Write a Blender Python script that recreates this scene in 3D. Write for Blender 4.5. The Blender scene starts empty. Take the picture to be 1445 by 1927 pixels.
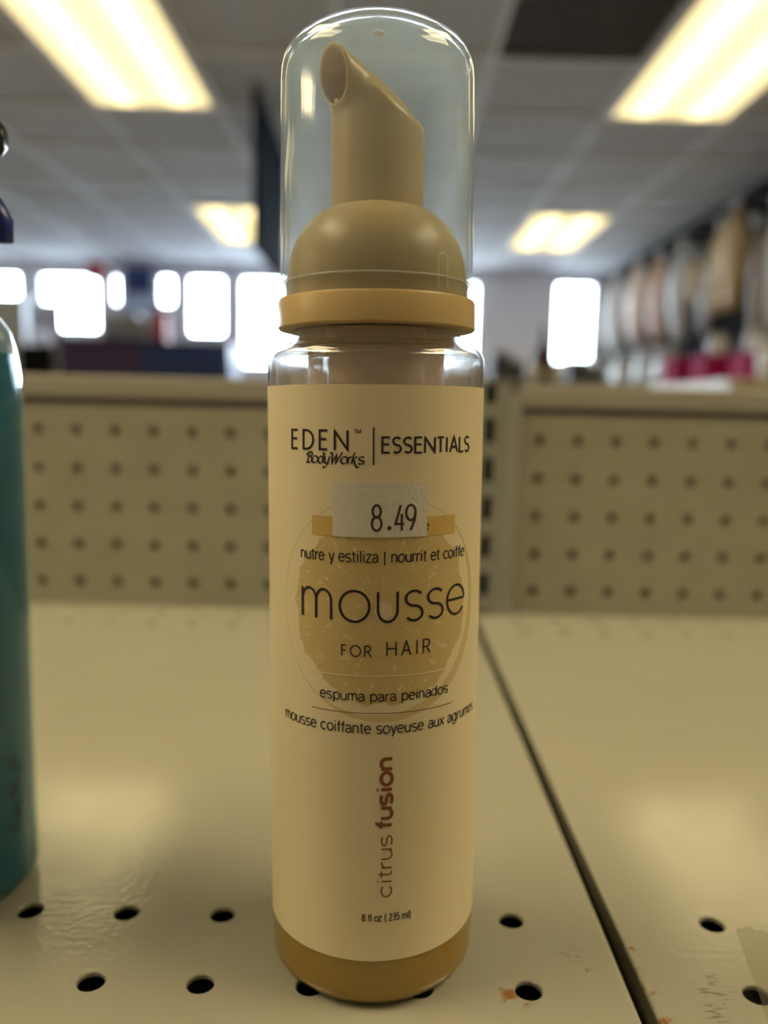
import bpy, bmesh, math, random
import numpy as np
from mathutils import Vector, Matrix

random.seed(7)
rng = np.random.default_rng(7)
SC = bpy.context.scene
COL = SC.collection
PI = math.pi
I = 0.0254                     # one inch in metres
CAMZ = 1.38                    # camera height above the floor
Z0 = CAMZ - 5.226 * I          # height of the shelf surface
CEIL = 2.80

# ------------------------------------------------------------------ camera
F_PX, PITCH, ROLL, YAW = 1500.0, 0.125, 0.023, 0.004
cam_d = bpy.data.cameras.new('camera')
cam_d.sensor_fit = 'VERTICAL'
cam_d.sensor_height = 24.0
cam_d.sensor_width = 18.0
cam_d.lens = 24.0 * F_PX / 1927.0
cam_d.clip_start = 0.005
cam_d.clip_end = 200
cam = bpy.data.objects.new('camera', cam_d)
COL.objects.link(cam)
fw = Vector((math.sin(YAW) * math.cos(PITCH), math.cos(YAW) * math.cos(PITCH), -math.sin(PITCH)))
rt0 = Vector((math.cos(YAW), -math.sin(YAW), 0))
up0 = rt0.cross(fw)
rt = rt0 * math.cos(ROLL) + up0 * math.sin(ROLL)
up = rt.cross(fw)
mw = Matrix((rt, up, -fw)).transposed().to_4x4()
mw.translation = Vector((0, 0, CAMZ))
cam.matrix_world = mw
cam_d.dof.use_dof = True
cam_d.dof.focus_distance = 0.166
cam_d.dof.aperture_fstop = cam_d.lens / 3.9
SC.camera = cam

# ------------------------------------------------------------------ world, exposure
W = bpy.data.worlds.new('daylight')
SC.world = W
W.use_nodes = True
bg = W.node_tree.nodes['Background']
bg.inputs[0].default_value = (0.80, 0.91, 1.0, 1)
bg.inputs[1].default_value = 32.0
SC.view_settings.view_transform = 'Standard'
SC.view_settings.look = 'None'
SC.view_settings.gamma = 1.0
SC.view_settings.use_curve_mapping = False
SC.view_settings.exposure = 0.0
LAMP_RGB = (1.0, 0.82, 0.41)
LAMP = 5.0

# ------------------------------------------------------------------ materials
def mat(name, col, rough=0.5, metal=0.0, noise=0.0, nscale=20.0, bump=0.0, bscale=200.0, coat=0.0, spec=0.5,
        emit=None, estr=0.0, trans=0.0, ior=1.45, sss=0.0):
    m = bpy.data.materials.new(name)
    m.use_nodes = True
    nt = m.node_tree
    b = nt.nodes['Principled BSDF']
    b.inputs['Base Color'].default_value = (*col, 1)
    b.inputs['Roughness'].default_value = rough
    b.inputs['Metallic'].default_value = metal
    b.inputs['Specular IOR Level'].default_value = spec
    b.inputs['Coat Weight'].default_value = coat
    b.inputs['Transmission Weight'].default_value = trans
    b.inputs['IOR'].default_value = ior
    if sss:
        b.inputs['Subsurface Weight'].default_value = sss
        b.inputs['Subsurface Radius'].default_value = (0.004, 0.0025, 0.001)
        b.inputs['Subsurface Scale'].default_value = 1.0
    if emit:
        b.inputs['Emission Color'].default_value = (*emit, 1)
        b.inputs['Emission Strength'].default_value = estr
    tc = nt.nodes.new('ShaderNodeTexCoord')
    if noise > 0:
        n = nt.nodes.new('ShaderNodeTexNoise')
        n.inputs['Scale'].default_value = nscale
        n.inputs['Detail'].default_value = 4
        nt.links.new(tc.outputs['Object'], n.inputs['Vector'])
        r = nt.nodes.new('ShaderNodeMapRange')
        r.inputs['From Min'].default_value = 0.3
        r.inputs['From Max'].default_value = 0.7
        r.inputs['To Min'].default_value = 1 - noise
        r.inputs['To Max'].default_value = 1 + noise
        nt.links.new(n.outputs['Fac'], r.inputs['Value'])
        mx = nt.nodes.new('ShaderNodeVectorMath')
        mx.operation = 'SCALE'
        mx.inputs[0].default_value = col
        nt.links.new(r.outputs['Result'], mx.inputs['Scale'])
        nt.links.new(mx.outputs['Vector'], b.inputs['Base Color'])
    if bump > 0:
        n = nt.nodes.new('ShaderNodeTexNoise')
        n.inputs['Scale'].default_value = bscale
        n.inputs['Detail'].default_value = 3
        nt.links.new(tc.outputs['Object'], n.inputs['Vector'])
        bp = nt.nodes.new('ShaderNodeBump')
        bp.inputs['Strength'].default_value = bump
        bp.inputs['Distance'].default_value = 0.001
        nt.links.new(n.outputs['Fac'], bp.inputs['Height'])
        nt.links.new(bp.outputs['Normal'], b.inputs['Normal'])
    return m

def clear_plastic(name, tint, haze, gloss_rough=0.04, ior=1.5, haze_col=(0.9, 0.92, 0.95)):
    """thin clear wall: see-through, fresnel gloss, a little milky scatter"""
    m = bpy.data.materials.new(name)
    m.use_nodes = True
    nt = m.node_tree
    nt.nodes.clear()
    out = nt.nodes.new('ShaderNodeOutputMaterial')
    tr = nt.nodes.new('ShaderNodeBsdfTransparent')
    tr.inputs[0].default_value = (*tint, 1)
    tl = nt.nodes.new('ShaderNodeBsdfTranslucent')
    tl.inputs[0].default_value = (*haze_col, 1)
    df = nt.nodes.new('ShaderNodeBsdfDiffuse')
    df.inputs[0].default_value = (*haze_col, 1)
    hz = nt.nodes.new('ShaderNodeMixShader')
    hz.inputs[0].default_value = 0.08
    nt.links.new(tl.outputs[0], hz.inputs[1])
    nt.links.new(df.outputs[0], hz.inputs[2])
    # more haze where the wall is seen edge-on (longer path through the plastic)
    lw = nt.nodes.new('ShaderNodeLayerWeight')
    lw.inputs[0].default_value = 0.35
    hf = nt.nodes.new('ShaderNodeMapRange')
    hf.inputs['To Min'].default_value = haze
    hf.inputs['To Max'].default_value = min(1, haze * 2.6)
    nt.links.new(lw.outputs['Facing'], hf.inputs['Value'])
    m1 = nt.nodes.new('ShaderNodeMixShader')
    nt.links.new(hf.outputs['Result'], m1.inputs[0])
    nt.links.new(tr.outputs[0], m1.inputs[1])
    nt.links.new(hz.outputs[0], m1.inputs[2])
    gl = nt.nodes.new('ShaderNodeBsdfGlossy')
    gl.inputs['Roughness'].default_value = gloss_rough
    gl.inputs[0].default_value = (1, 1, 1, 1)
    lf = nt.nodes.new('ShaderNodeLayerWeight')     # Schlick reflectance, the same from both sides of a thin wall
    lf.inputs[0].default_value = 0.5
    pw = nt.nodes.new('ShaderNodeMath')
    pw.operation = 'POWER'
    pw.inputs[1].default_value = 5.0
    nt.links.new(lf.outputs['Facing'], pw.inputs[0])
    fr = nt.nodes.new('ShaderNodeMapRange')
    f0 = ((ior - 1) / (ior + 1)) ** 2
    fr.inputs['To Min'].default_value = f0
    nt.links.new(pw.outputs[0], fr.inputs['Value'])
    m2 = nt.nodes.new('ShaderNodeMixShader')
    nt.links.new(fr.outputs['Result'], m2.inputs[0])
    nt.links.new(m1.outputs[0], m2.inputs[1])
    nt.links.new(gl.outputs[0], m2.inputs[2])
    nt.links.new(m2.outputs[0], out.inputs[0])
    return m

def emitter(name, rgb, s):
    m = bpy.data.materials.new(name)
    m.use_nodes = True
    nt = m.node_tree
    nt.nodes.clear()
    e = nt.nodes.new('ShaderNodeEmission')
    e.inputs[0].default_value = (*rgb, 1)
    e.inputs[1].default_value = s
    o = nt.nodes.new('ShaderNodeOutputMaterial')
    nt.links.new(e.outputs[0], o.inputs[0])
    return m

def steel_paint(name, marks):
    """almond enamel on steel: orange-peel gloss, faint soiling, rust and scuffs at (x, y, radius, kind) in inches"""
    m = mat(name, (0.405, 0.388, 0.308), rough=0.30, spec=1.0)
    nt = m.node_tree
    b = nt.nodes['Principled BSDF']
    tc = nt.nodes.new('ShaderNodeTexCoord')
    sc = nt.nodes.new('ShaderNodeVectorMath')
    sc.operation = 'SCALE'
    sc.inputs['Scale'].default_value = 1 / I
    nt.links.new(tc.outputs['Object'], sc.inputs[0])
    vec = sc.outputs[0]
    def noise(scale, detail=3):
        n = nt.nodes.new('ShaderNodeTexNoise')
        n.inputs['Scale'].default_value = scale
        n.inputs['Detail'].default_value = detail
        nt.links.new(vec, n.inputs['Vector'])
        return n.outputs['Fac']
    def rng_(v, a, b_, c, d):
        r = nt.nodes.new('ShaderNodeMapRange')
        for k, x in zip(('From Min', 'From Max', 'To Min', 'To Max'), (a, b_, c, d)):
            r.inputs[k].default_value = x
        nt.links.new(v, r.inputs['Value'])
        return r.outputs['Result']
    def mul(a, b_):
        q = nt.nodes.new('ShaderNodeMath')
        q.operation = 'MULTIPLY'
        nt.links.new(a, q.inputs[0])
        nt.links.new(b_, q.inputs[1])
        return q.outputs[0]
    def mix(f, a, col):
        q = nt.nodes.new('ShaderNodeMix')
        q.data_type = 'RGBA'
        nt.links.new(f, q.inputs[0])
        if isinstance(a, tuple):
            q.inputs[6].default_value = (*a, 1)
        else:
            nt.links.new(a, q.inputs[6])
        q.inputs[7].default_value = (*col, 1)
        return q.outputs[2]
    col = mix(rng_(noise(0.5), 0.35, 0.75, 0, 0.35), (0.405, 0.388, 0.308), (0.36, 0.345, 0.272))
    mp = nt.nodes.new('ShaderNodeMapping')
    mp.inputs['Scale'].default_value = (7, 26, 1)
    nt.links.new(vec, mp.inputs['Vector'])
    fn = nt.nodes.new('ShaderNodeTexNoise')
    fn.inputs['Scale'].default_value = 1.0
    fn.inputs['Detail'].default_value = 5
    nt.links.new(mp.outputs[0], fn.inputs['Vector'])
    fine = fn.outputs['Fac']
    blot = noise(7, 4)
    for (x, y, rad, kind) in marks:
        d = nt.nodes.new('ShaderNodeVectorMath')
        d.operation = 'DISTANCE'
        d.inputs[1].default_value = (x, y, 0)
        nt.links.new(vec, d.inputs[0])
        near = rng_(d.outputs['Value'], rad * 0.4, rad, 1, 0)
        if kind == 'rust':
            col = mix(mul(near, rng_(blot, 0.50, 0.56, 0, 0.95)), col, (0.30, 0.13, 0.03))
        else:
            col = mix(mul(near, rng_(fine, 0.56, 0.62, 0, 0.8)), col, (0.16, 0.15, 0.13))
    nt.links.new(col, b.inputs['Base Color'])
    bp = nt.nodes.new('ShaderNodeBump')
    bp.inputs['Strength'].default_value = 0.22
    bp.inputs['Distance'].default_value = 0.0003
    nt.links.new(noise(14, 2), bp.inputs['Height'])
    nt.links.new(bp.outputs['Normal'], b.inputs['Normal'])
    nt.links.new(rng_(noise(3, 3), 0.3, 0.7, 0.10, 0.16), b.inputs['Roughness'])
    return m

# ------------------------------------------------------------------ object helpers
def tag(o, label=None, cat=None, group=None, kind=None):
    if label: o['label'] = label
    if cat: o['category'] = cat
    if group: o['group'] = group
    if kind: o['kind'] = kind
    return o

def link(name, me, parent=None, loc=(0, 0, 0)):
    o = bpy.data.objects.new(name, me)
    COL.objects.link(o)
    o.location = loc
    if parent is not None:
        o.parent = parent
    return o

def empty(name, loc, label, cat, group=None):
    o = bpy.data.objects.new(name, None)
    o.empty_display_size = 0.02
    COL.objects.link(o)
    o.location = loc
    return tag(o, label, cat, group)

def smooth(me, angle=None):
    me.shade_smooth()
    if angle:
        try:
            me.set_sharp_from_angle(angle=angle)
        except Exception:
            pass

def mesh(name, verts, faces, m, parent=None, loc=(0, 0, 0), s=1.0, sm=False, angle=None):
    me = bpy.data.meshes.new(name)
    v = np.asarray(verts, float) * s
    me.from_pydata(v.tolist(), [], [tuple(int(q) for q in f) for f in faces])
    me.update()
    if m: me.materials.append(m)
    if sm: smooth(me, angle)
    return link(name, me, parent, loc)

class MB:
    """collects shapes of ONE part"""
    def __init__(s): s.v, s.f = [], []
    def add(s, v, f):
        n = len(s.v)
        s.v += [tuple(p) for p in v]
        s.f += [tuple(i + n for i in q) for q in f]
    def box(s, x0, x1, y0, y1, z0, z1):
        v = [(x, y, z) for z in (z0, z1) for y in (y0, y1) for x in (x0, x1)]
        s.add(v, [(0, 2, 3, 1), (4, 5, 7, 6), (0, 1, 5, 4), (2, 6, 7, 3), (0, 4, 6, 2), (1, 3, 7, 5)])
    def quad(s, a, b, c, d): s.add([a, b, c, d], [(0, 1, 2, 3)])
    def build(s, name, m, parent=None, loc=(0, 0, 0), sc=1.0, sm=False, angle=None, bevel=0):
        o = mesh(name, s.v, s.f, m, parent, loc, sc, sm, angle)
        if bevel:
            b = o.modifiers.new('bevel', 'BEVEL')
            b.width = bevel
            b.segments = 2
            b.limit_method = 'ANGLE'
        return o

def lathe_mesh(profile, n=64, centre=(0, 0), flip=False):
    v, f = [], []
    rings = []
    for (r, z) in profile:
        if abs(r) < 1e-6:
            rings.append([len(v)])
            v.append((centre[0], centre[1], z))
        else:
            ids = []
            for k in range(n):
                a = 2 * PI * k / n
                ids.append(len(v))
                v.append((centre[0] + r * math.cos(a), centre[1] + r * math.sin(a), z))
            rings.append(ids)
    for a, b in zip(rings[:-1], rings[1:]):
        for k in range(n):
            k2 = (k + 1) % n
            if len(a) == 1 and len(b) == 1: continue
            if len(a) == 1: q = (a[0], b[k2], b[k])
            elif len(b) == 1: q = (a[k], a[k2], b[0])
            else: q = (a[k], a[k2], b[k2], b[k])
            f.append(q[::-1] if flip else q)
    return v, f

def lathe(name, profile, m, parent=None, loc=(0, 0, 0), s=I, n=64, centre=(0, 0), angle=0.6):
    v, f = lathe_mesh(profile, n, centre)
    return mesh(name, v, f, m, parent, loc, s, True, angle)

def arc_pts(cx, cz, r, a0, a1, n=8):
    return [(cx + r * math.cos(math.radians(a0 + (a1 - a0) * k / n)), cz + r * math.sin(math.radians(a0 + (a1 - a0) * k / n))) for k in range(n + 1)]

# ------------------------------------------------------------------ materials in use
M_PEG = mat('almond_pegboard', (0.375, 0.352, 0.272), 0.45, noise=0.05, nscale=30)
M_RAIL = mat('almond_rail', (0.50, 0.46, 0.38), 0.4, noise=0.04, nscale=15)
M_POST = mat('grey_steel', (0.30, 0.30, 0.27), 0.45, noise=0.06, nscale=40)
M_DARK = mat('slot_shade', (0.02, 0.02, 0.02), 0.8)
M_GAP_SHADE = mat('flange_gap_shade', (0.13, 0.12, 0.09), 0.6)  # dark tone paints the shade of the gap onto the deck sides
M_HOLE_SHADE = mat('hole_shade', (0.05, 0.048, 0.043), 0.7)  # near-black: the shade behind the punched holes is put into the colour
M_TILE = mat('ceiling_tile', (0.54, 0.54, 0.55), 0.9, noise=0.06, nscale=60, bump=0.3, bscale=300)
M_TBAR = mat('white_tbar', (0.80, 0.80, 0.80), 0.5)
M_VENT = mat('dark_vent', (0.10, 0.095, 0.09), 0.7, noise=0.1)
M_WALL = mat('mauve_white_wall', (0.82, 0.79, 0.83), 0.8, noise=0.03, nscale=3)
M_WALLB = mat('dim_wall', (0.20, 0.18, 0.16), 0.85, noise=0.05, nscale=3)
M_FLOOR = mat('floor_vinyl', (0.42, 0.38, 0.32), 0.4, noise=0.08, nscale=4)
M_BLACK = mat('black_slatwall', (0.012, 0.012, 0.013), 0.9, noise=0.1, spec=0.05)
M_NAVY = mat('navy_panel', (0.02, 0.045, 0.16), 0.5, noise=0.15, nscale=5)

# ================================================================== THE ROOM
XL, XR, YB, YF = -5.2, 2.24, -1.75, 8.2
def struct(name, mb, m, **k):
    o = mb.build(name, m, **k)
    o['kind'] = 'structure'
    return o
b = MB(); b.box(XL - .1, XR + .1, YB - .1, YF + .1, -0.1, 0.0); struct('floor', b, M_FLOOR)
b = MB(); b.box(XL - .1, XL, YB, YF, 0, CEIL + .1); struct('wall_left', b, M_WALL)
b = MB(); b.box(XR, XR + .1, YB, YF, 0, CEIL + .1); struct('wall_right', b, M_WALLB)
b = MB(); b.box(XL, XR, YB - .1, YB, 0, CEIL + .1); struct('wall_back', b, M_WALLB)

# far wall with window openings: (x0, x1, z0, z1)
WINS = [(-5.05, -3.62, 2.30, 2.70), (-3.52, -2.83, 2.06, 2.70), (-2.80, -2.62, 2.33, 2.70), (-2.33, -2.07, 2.33, 2.71),
        (-2.03, -1.57, 2.05, 2.71), (-1.50, -0.75, 1.75, 2.71), (-0.68, 0.98, 1.75, 2.71), (1.66, 2.15, 1.86, 2.73)]
WINS = [(a + .045, b_ - .045, c + .05, d - .02) for a, b_, c, d in WINS]
b = MB()
xs = sorted({XL, XR} | {w[0] for w in WINS} | {w[1] for w in WINS})
for x0, x1 in zip(xs[:-1], xs[1:]):
    hit = [w for w in WINS if w[0] <= x0 + 1e-6 and w[1] >= x1 - 1e-6]
    if hit:
        w = hit[0]
        b.box(x0, x1, YF, YF + .12, 0, w[2])
        b.box(x0, x1, YF, YF + .12, w[3], CEIL + .1)
    else:
        b.box(x0, x1, YF, YF + .12, 0, CEIL + .1)
struct('wall_far', b, M_WALL)
M_FRAME = mat('window_aluminium', (0.45, 0.47, 0.50), 0.4, 0.6)
M_GLASS = clear_plastic('window_glass', (0.97, 0.99, 1.0), 0.0, 0.02)
for k, (x0, x1, z0, z1) in enumerate(WINS):
    f = MB(); t = .025
    f.box(x0, x1, YF + .02, YF + .08, z0, z0 + t); f.box(x0, x1, YF + .02, YF + .08, z1 - t, z1)
    f.box(x0, x0 + t, YF + .02, YF + .08, z0 + t, z1 - t); f.box(x1 - t, x1, YF + .02, YF + .08, z0 + t, z1 - t)
    o = struct('window_%d' % (k + 1), f, M_FRAME)
    g = MB(); g.box(x0 + t, x1 - t, YF + .045, YF + .051, z0 + t, z1 - t)
    g.build('pane', M_GLASS, o)
b = MB(); b.box(-40, 40, YF + .3, 60, -0.25, -0.15)
struct('ground_outside', b, mat('asphalt', (0.35, 0.36, 0.38), 0.9, noise=0.1, nscale=0.5))

# ceiling: slab, tiles 2 ft square, T-bars
P = 0.61
GX0, GY0 = -1.42, 4.03                     # one crossing of the ceiling grid
b = MB(); b.box(XL - .1, XR + .1, YB - .1, YF + .1, CEIL + .08, CEIL + .18)
ceiling = struct('ceiling', b, M_WALLB)
LIGHTS = []      # (x0, x1, y0, y1)
for lx in (-3.86, -1.42, 1.02):
    for (ya, yb) in ((2.40, 4.03), (5.88, 7.10), (-0.42, 0.80)):
        LIGHTS.append((lx, lx + P, ya, yb))
tile_me = None
kx0 = int(math.floor((XL - GX0) / P)); kx1 = int(math.ceil((XR - GX0) / P))
ky0 = int(math.floor((YB - GY0) / P)); ky1 = int(math.ceil((YF - GY0) / P))
for i in range(kx0, kx1):
    for j in range(ky0, ky1):
        x0, y0 = GX0 + i * P, GY0 + j * P
        x1, y1 = x0 + P, y0 + P
        xm, ym = (x0 + x1) / 2, (y0 + y1) / 2
        if any(a - .01 <= xm <= b_ + .01 and y0 < d - .1 and y1 > c + .1 for a, b_, c, d in LIGHTS): continue
        x0c, x1c, y0c, y1c = max(x0, XL), min(x1, XR), max(y0, YB), min(y1, YF)
        if x1c - x0c < .03 or y1c - y0c < .03: continue
        vent = abs(xm - 0.715) < .1 and abs(ym - 3.115) < .1
        g = .012
        full = (x1c - x0c > P - 1e-6) and (y1c - y0c > P - 1e-6)
        if full and not vent:
            if tile_me is None:
                t = MB(); t.box(-P / 2 + g, P / 2 - g, -P / 2 + g, P / 2 - g, 0.0, 0.02)
                o = t.build('ceiling_tile', M_TILE, ceiling, (xm, ym, CEIL + .006)); tile_me = o.data
            else:
                o = link('ceiling_tile', tile_me, ceiling, (xm, ym, CEIL + .006))
        elif vent:
            t = MB()
            t.box(-P / 2 + g, P / 2 - g, -P / 2 + g, P / 2 - g, 0.03, 0.04)
            for q in range(9):
                yy = -P / 2 + .04 + q * .066
                t.box(-P / 2 + g, P / 2 - g, yy, yy + .02, 0.0, 0.03)
            o = t.build('ceiling_vent', M_VENT, ceiling, (xm, ym, CEIL + .002))
            o['label'] = 'dark louvred vent tile'
        else:
            t = MB(); t.box(x0c + g, x1c - g, y0c + g, y1c - g, CEIL + .006, CEIL + .026)
            t.build('ceiling_tile', M_TILE, ceiling)
for i in range(kx0, kx1 + 1):
    x = GX0 + i * P
    if XL < x < XR:
        t = MB(); t.box(x - .013, x + .013, YB, YF, CEIL - .004, CEIL + .03)
        t.build('grid_bar', M_TBAR, ceiling)
for j in range(ky0, ky1 + 1):
    y = GY0 + j * P
    if YB < y < YF:
        segs = [(XL, XR)]
        t = MB()
        xcur = XL
        for a, b_, c, d in sorted(LIGHTS):
            if c + .05 < y < d - .05:
                t.box(xcur, a, y - .013, y + .013, CEIL - .003, CEIL + .03); xcur = b_
        t.box(xcur, XR, y - .013, y + .013, CEIL - .003, CEIL + .03)
        t.build('grid_bar', M_TBAR, ceiling)

# troffers: pan, diffuser, and the tubes that glow through it
def diffuser_mat(name, k, rgb=LAMP_RGB):
    """prismatic diffuser: brighter along the two tubes above it"""
    m = emitter(name, rgb, LAMP * k)
    nt = m.node_tree
    e = [n for n in nt.nodes if n.type == 'EMISSION'][0]
    tc = nt.nodes.new('ShaderNodeTexCoord')
    sx = nt.nodes.new('ShaderNodeSeparateXYZ')
    nt.links.new(tc.outputs['Object'], sx.inputs[0])
    ab = nt.nodes.new('ShaderNodeMath'); ab.operation = 'ABSOLUTE'
    nt.links.new(sx.outputs['X'], ab.inputs[0])
    sb = nt.nodes.new('ShaderNodeMath'); sb.operation = 'SUBTRACT'; sb.inputs[1].default_value = 0.13
    nt.links.new(ab.outputs[0], sb.inputs[0])
    ab2 = nt.nodes.new('ShaderNodeMath'); ab2.operation = 'ABSOLUTE'
    nt.links.new(sb.outputs[0], ab2.inputs[0])
    mr = nt.nodes.new('ShaderNodeMapRange')
    mr.interpolation_type = 'SMOOTHSTEP'
    mr.inputs['From Min'].default_value = 0.0
    mr.inputs['From Max'].default_value = 0.09
    mr.inputs['To Min'].default_value = LAMP * k * 1.5
    mr.inputs['To Max'].default_value = LAMP * k * 0.75
    nt.links.new(ab2.outputs[0], mr.inputs['Value'])
    nt.links.new(mr.outputs['Result'], e.inputs[1])
    return m
M_DIFF = {2.40: diffuser_mat('lamp_diffuser_dimmed', .42), 5.88: diffuser_mat('lamp_diffuser_far', .5),  # rows in view dimmed so their panels keep their warm colour
          -0.42: diffuser_mat('lamp_diffuser_boosted', 3.1, (1.0, .82, .47))}  # unseen overhead row made much brighter to light the bottle front
TN = {(-1.42, 2.40): 'long warm ceiling light at top left of the photo', (1.02, 2.40): 'long warm ceiling light at top right of the photo',
      (-3.86, 2.40): 'warm ceiling light out to the left of the top left light', (-1.42, 5.88): 'small far ceiling light partly behind the dark hanging banner',
      (1.02, 5.88): 'small far ceiling light right of the bottle cap', (-3.86, 5.88): 'far ceiling light at the left photo edge above the teal bottle'}
for (x0, x1, y0, y1) in LIGHTS:
    side = {-3.86: 'left', -1.42: 'middle', 1.02: 'right'}[x0]
    lab = TN.get((x0, y0), 'ceiling light straight overhead the shelf, %s of three' % side)
    xm, ym = (x0 + x1) / 2, (y0 + y1) / 2
    r = empty('ceiling_light', (xm, ym, CEIL), lab, 'ceiling light', 'recessed ceiling lights')
    hx, hy = (x1 - x0) / 2 - .014, (y1 - y0) / 2 - .014
    t = MB()
    t.box(-hx, hx, -hy, -hy + .02, -.006, .05); t.box(-hx, hx, hy - .02, hy, -.006, .05)
    t.box(-hx, -hx + .02, -hy + .02, hy - .02, -.006, .05); t.box(hx - .02, hx, -hy + .02, hy - .02, -.006, .05)
    t.box(-hx, hx, -hy, hy, .05, .06)
    t.build('light_housing', M_TBAR, r)
    t = MB(); t.box(-hx + .02, hx - .02, -hy + .02, hy - .02, 0.0, .004)
    t.build('diffuser', M_DIFF[y0], r)

# ================================================================== SHELVING (inches, shelf surface z = 0)
NH = 16
def perf_cell(mb, cx, cy, hx, hy, r, place, depth, lip=0.018):
    """rectangular cell with a round punched hole; place(a, b, d) -> xyz, d is depth below the face"""
    out, rim, inn, low = [], [], [], []
    for k in range(NH):
        a = 2 * PI * (k + .0) / NH
        c, s = math.cos(a), math.sin(a)
        q = min(hx / abs(c) if abs(c) > 1e-6 else 1e9, hy / abs(s) if abs(s) > 1e-6 else 1e9)
        if k % (NH // 4) == NH // 8:       # put the corner points exactly in the corners
            out.append((cx + math.copysign(hx, c), cy + math.copysign(hy, s), 0))
        else:
            out.append((cx + c * q, cy + s * q, 0))
        rim.append((cx + c * (r + lip), cy + s * (r + lip), 0))
        inn.append((cx + c * r, cy + s * r, lip))
        low.append((cx + c * r, cy + s * r, depth))
    v = [place(*p) for p in out + rim + inn + low]
    f = []
    for k in range(NH):
        k2 = (k + 1) % NH
        for lev in range(3):
            f.append((lev * NH + k, lev * NH + k2, (lev + 1) * NH + k2, (lev + 1) * NH + k))
    mb.add(v, f)

DECK_ROWS = (6.70, 7.71, 18.92, 19.95)
YFRONT, YBACK = 5.0, 20.74
def shelf_deck(x0, x1, cols, marks, label, edge_left, edge_right):
    m = steel_paint('almond_enamel', marks)
    top = lambda a, b_, d: (a, b_, -d)
    mb = MB()
    e = .045
    xa, xb = (x0 + e if edge_left else x0), (x1 - e if edge_right else x1)
    ca, cb = cols[0] - .5, cols[-1] + .5
    ys = [YFRONT + e]
    bands = []
    y = YFRONT + e
    for ry in DECK_ROWS:
        if ry - .5 - y > 1e-3: bands.append((y, ry - .5, None))
        lo = max(y, ry - .5)
        bands.append((lo, ry + .5, ry)); y = ry + .5
    bands.append((y, YBACK, None))
    for (ya, yb, ry) in bands:
        if ry is None:
            mb.quad((xa, ya, 0), (xb, ya, 0), (xb, yb, 0), (xa, yb, 0))
        else:
            if ca > xa: mb.quad((xa, ya, 0), (ca, ya, 0), (ca, yb, 0), (xa, yb, 0))
            if cb < xb: mb.quad((cb, ya, 0), (xb, ya, 0), (xb, yb, 0), (cb, yb, 0))
            for c in cols:
                perf_cell(mb, c, (ya + yb) / 2, .5, (yb - ya) / 2, .125, top, .045, .012)
    # rolled side edges and front edge
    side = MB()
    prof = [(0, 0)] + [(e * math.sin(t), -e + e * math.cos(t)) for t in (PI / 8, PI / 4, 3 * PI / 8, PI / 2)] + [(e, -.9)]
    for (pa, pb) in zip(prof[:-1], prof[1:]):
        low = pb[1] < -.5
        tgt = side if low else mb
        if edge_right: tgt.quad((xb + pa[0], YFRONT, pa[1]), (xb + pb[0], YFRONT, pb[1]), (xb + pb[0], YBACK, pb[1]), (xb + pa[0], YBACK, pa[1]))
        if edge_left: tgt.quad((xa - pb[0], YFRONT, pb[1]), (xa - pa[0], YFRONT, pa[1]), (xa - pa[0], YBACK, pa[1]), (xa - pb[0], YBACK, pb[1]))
        mb.quad((x0, YFRONT + e - pa[0], pa[1]), (x0, YFRONT + e - pb[0], pb[1]), (x1, YFRONT + e - pb[0], pb[1]), (x1, YFRONT + e - pa[0], pa[1]))
    o = mb.build('shelf_deck', m, None, (0, 0, Z0), I)
    tag(o, label, 'shelf')
    if side.v: side.build('side_flange', M_GAP_SHADE, o, (0, 0, 0), I)
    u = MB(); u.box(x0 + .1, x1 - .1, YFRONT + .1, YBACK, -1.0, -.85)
    u.build('hole_shade_pan', M_HOLE_SHADE, o, (0, 0, 0), I)  # added sheet closes the cavity so the deck holes stay dark
    return o
colsL = [-1.55 + k for k in range(-13, 4)]
colsR = [3.55 + k for k in range(0, 14)]
shelf_deck(-16.0, 2.385, colsL, [(1.32, 6.63, .20, 'rust'), (2.08, 6.98, .05, 'rust'), (1.97, 7.22, .16, 'scuff')],
           'almond steel shelf with punched holes under the tan pump bottle', False, True)
shelf_deck(2.535, 18.5, colsR, [(2.56, 6.75, .10, 'rust'), (2.57, 6.30, .17, 'rust'), (2.56, 7.0, .07, 'rust'), (2.56, 7.3, .07, 'rust'), (3.20, 6.76, .26, 'scuff'), (3.08, 6.48, .18, 'scuff')],
           'almond steel shelf right of the dark gap, with scuffs and tape', True, False)

# torn clear tape on the right shelf
M_TAPE = clear_plastic('yellowed_tape', (0.965, 0.96, 0.93), 0.02, 0.4, haze_col=(0.6, 0.55, 0.42))
tp = [(3.43, 6.10), (3.60, 6.85), (3.76, 7.62)]
top_edge = [(3.80, 7.68), (3.86, 7.66), (3.92, 7.69), (3.97, 7.62), (4.03, 7.64), (4.09, 7.57), (4.16, 7.60), (4.4, 7.56)]
poly = tp + top_edge + [(4.1, 6.10)]
v = [(x, y, .004) for x, y in poly] + [(x, y, .0095) for x, y in poly]
n = len(poly)
f = [tuple(range(n))[::-1], tuple(range(n, 2 * n))] + [(k, (k + 1) % n, n + (k + 1) % n, n + k) for k in range(n)]
tag(mesh('adhesive_tape', v, f, M_TAPE, None, (0, 0, Z0), I), 'torn strip of clear tape stuck over a hole at the right shelf corner', 'tape')

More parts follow.
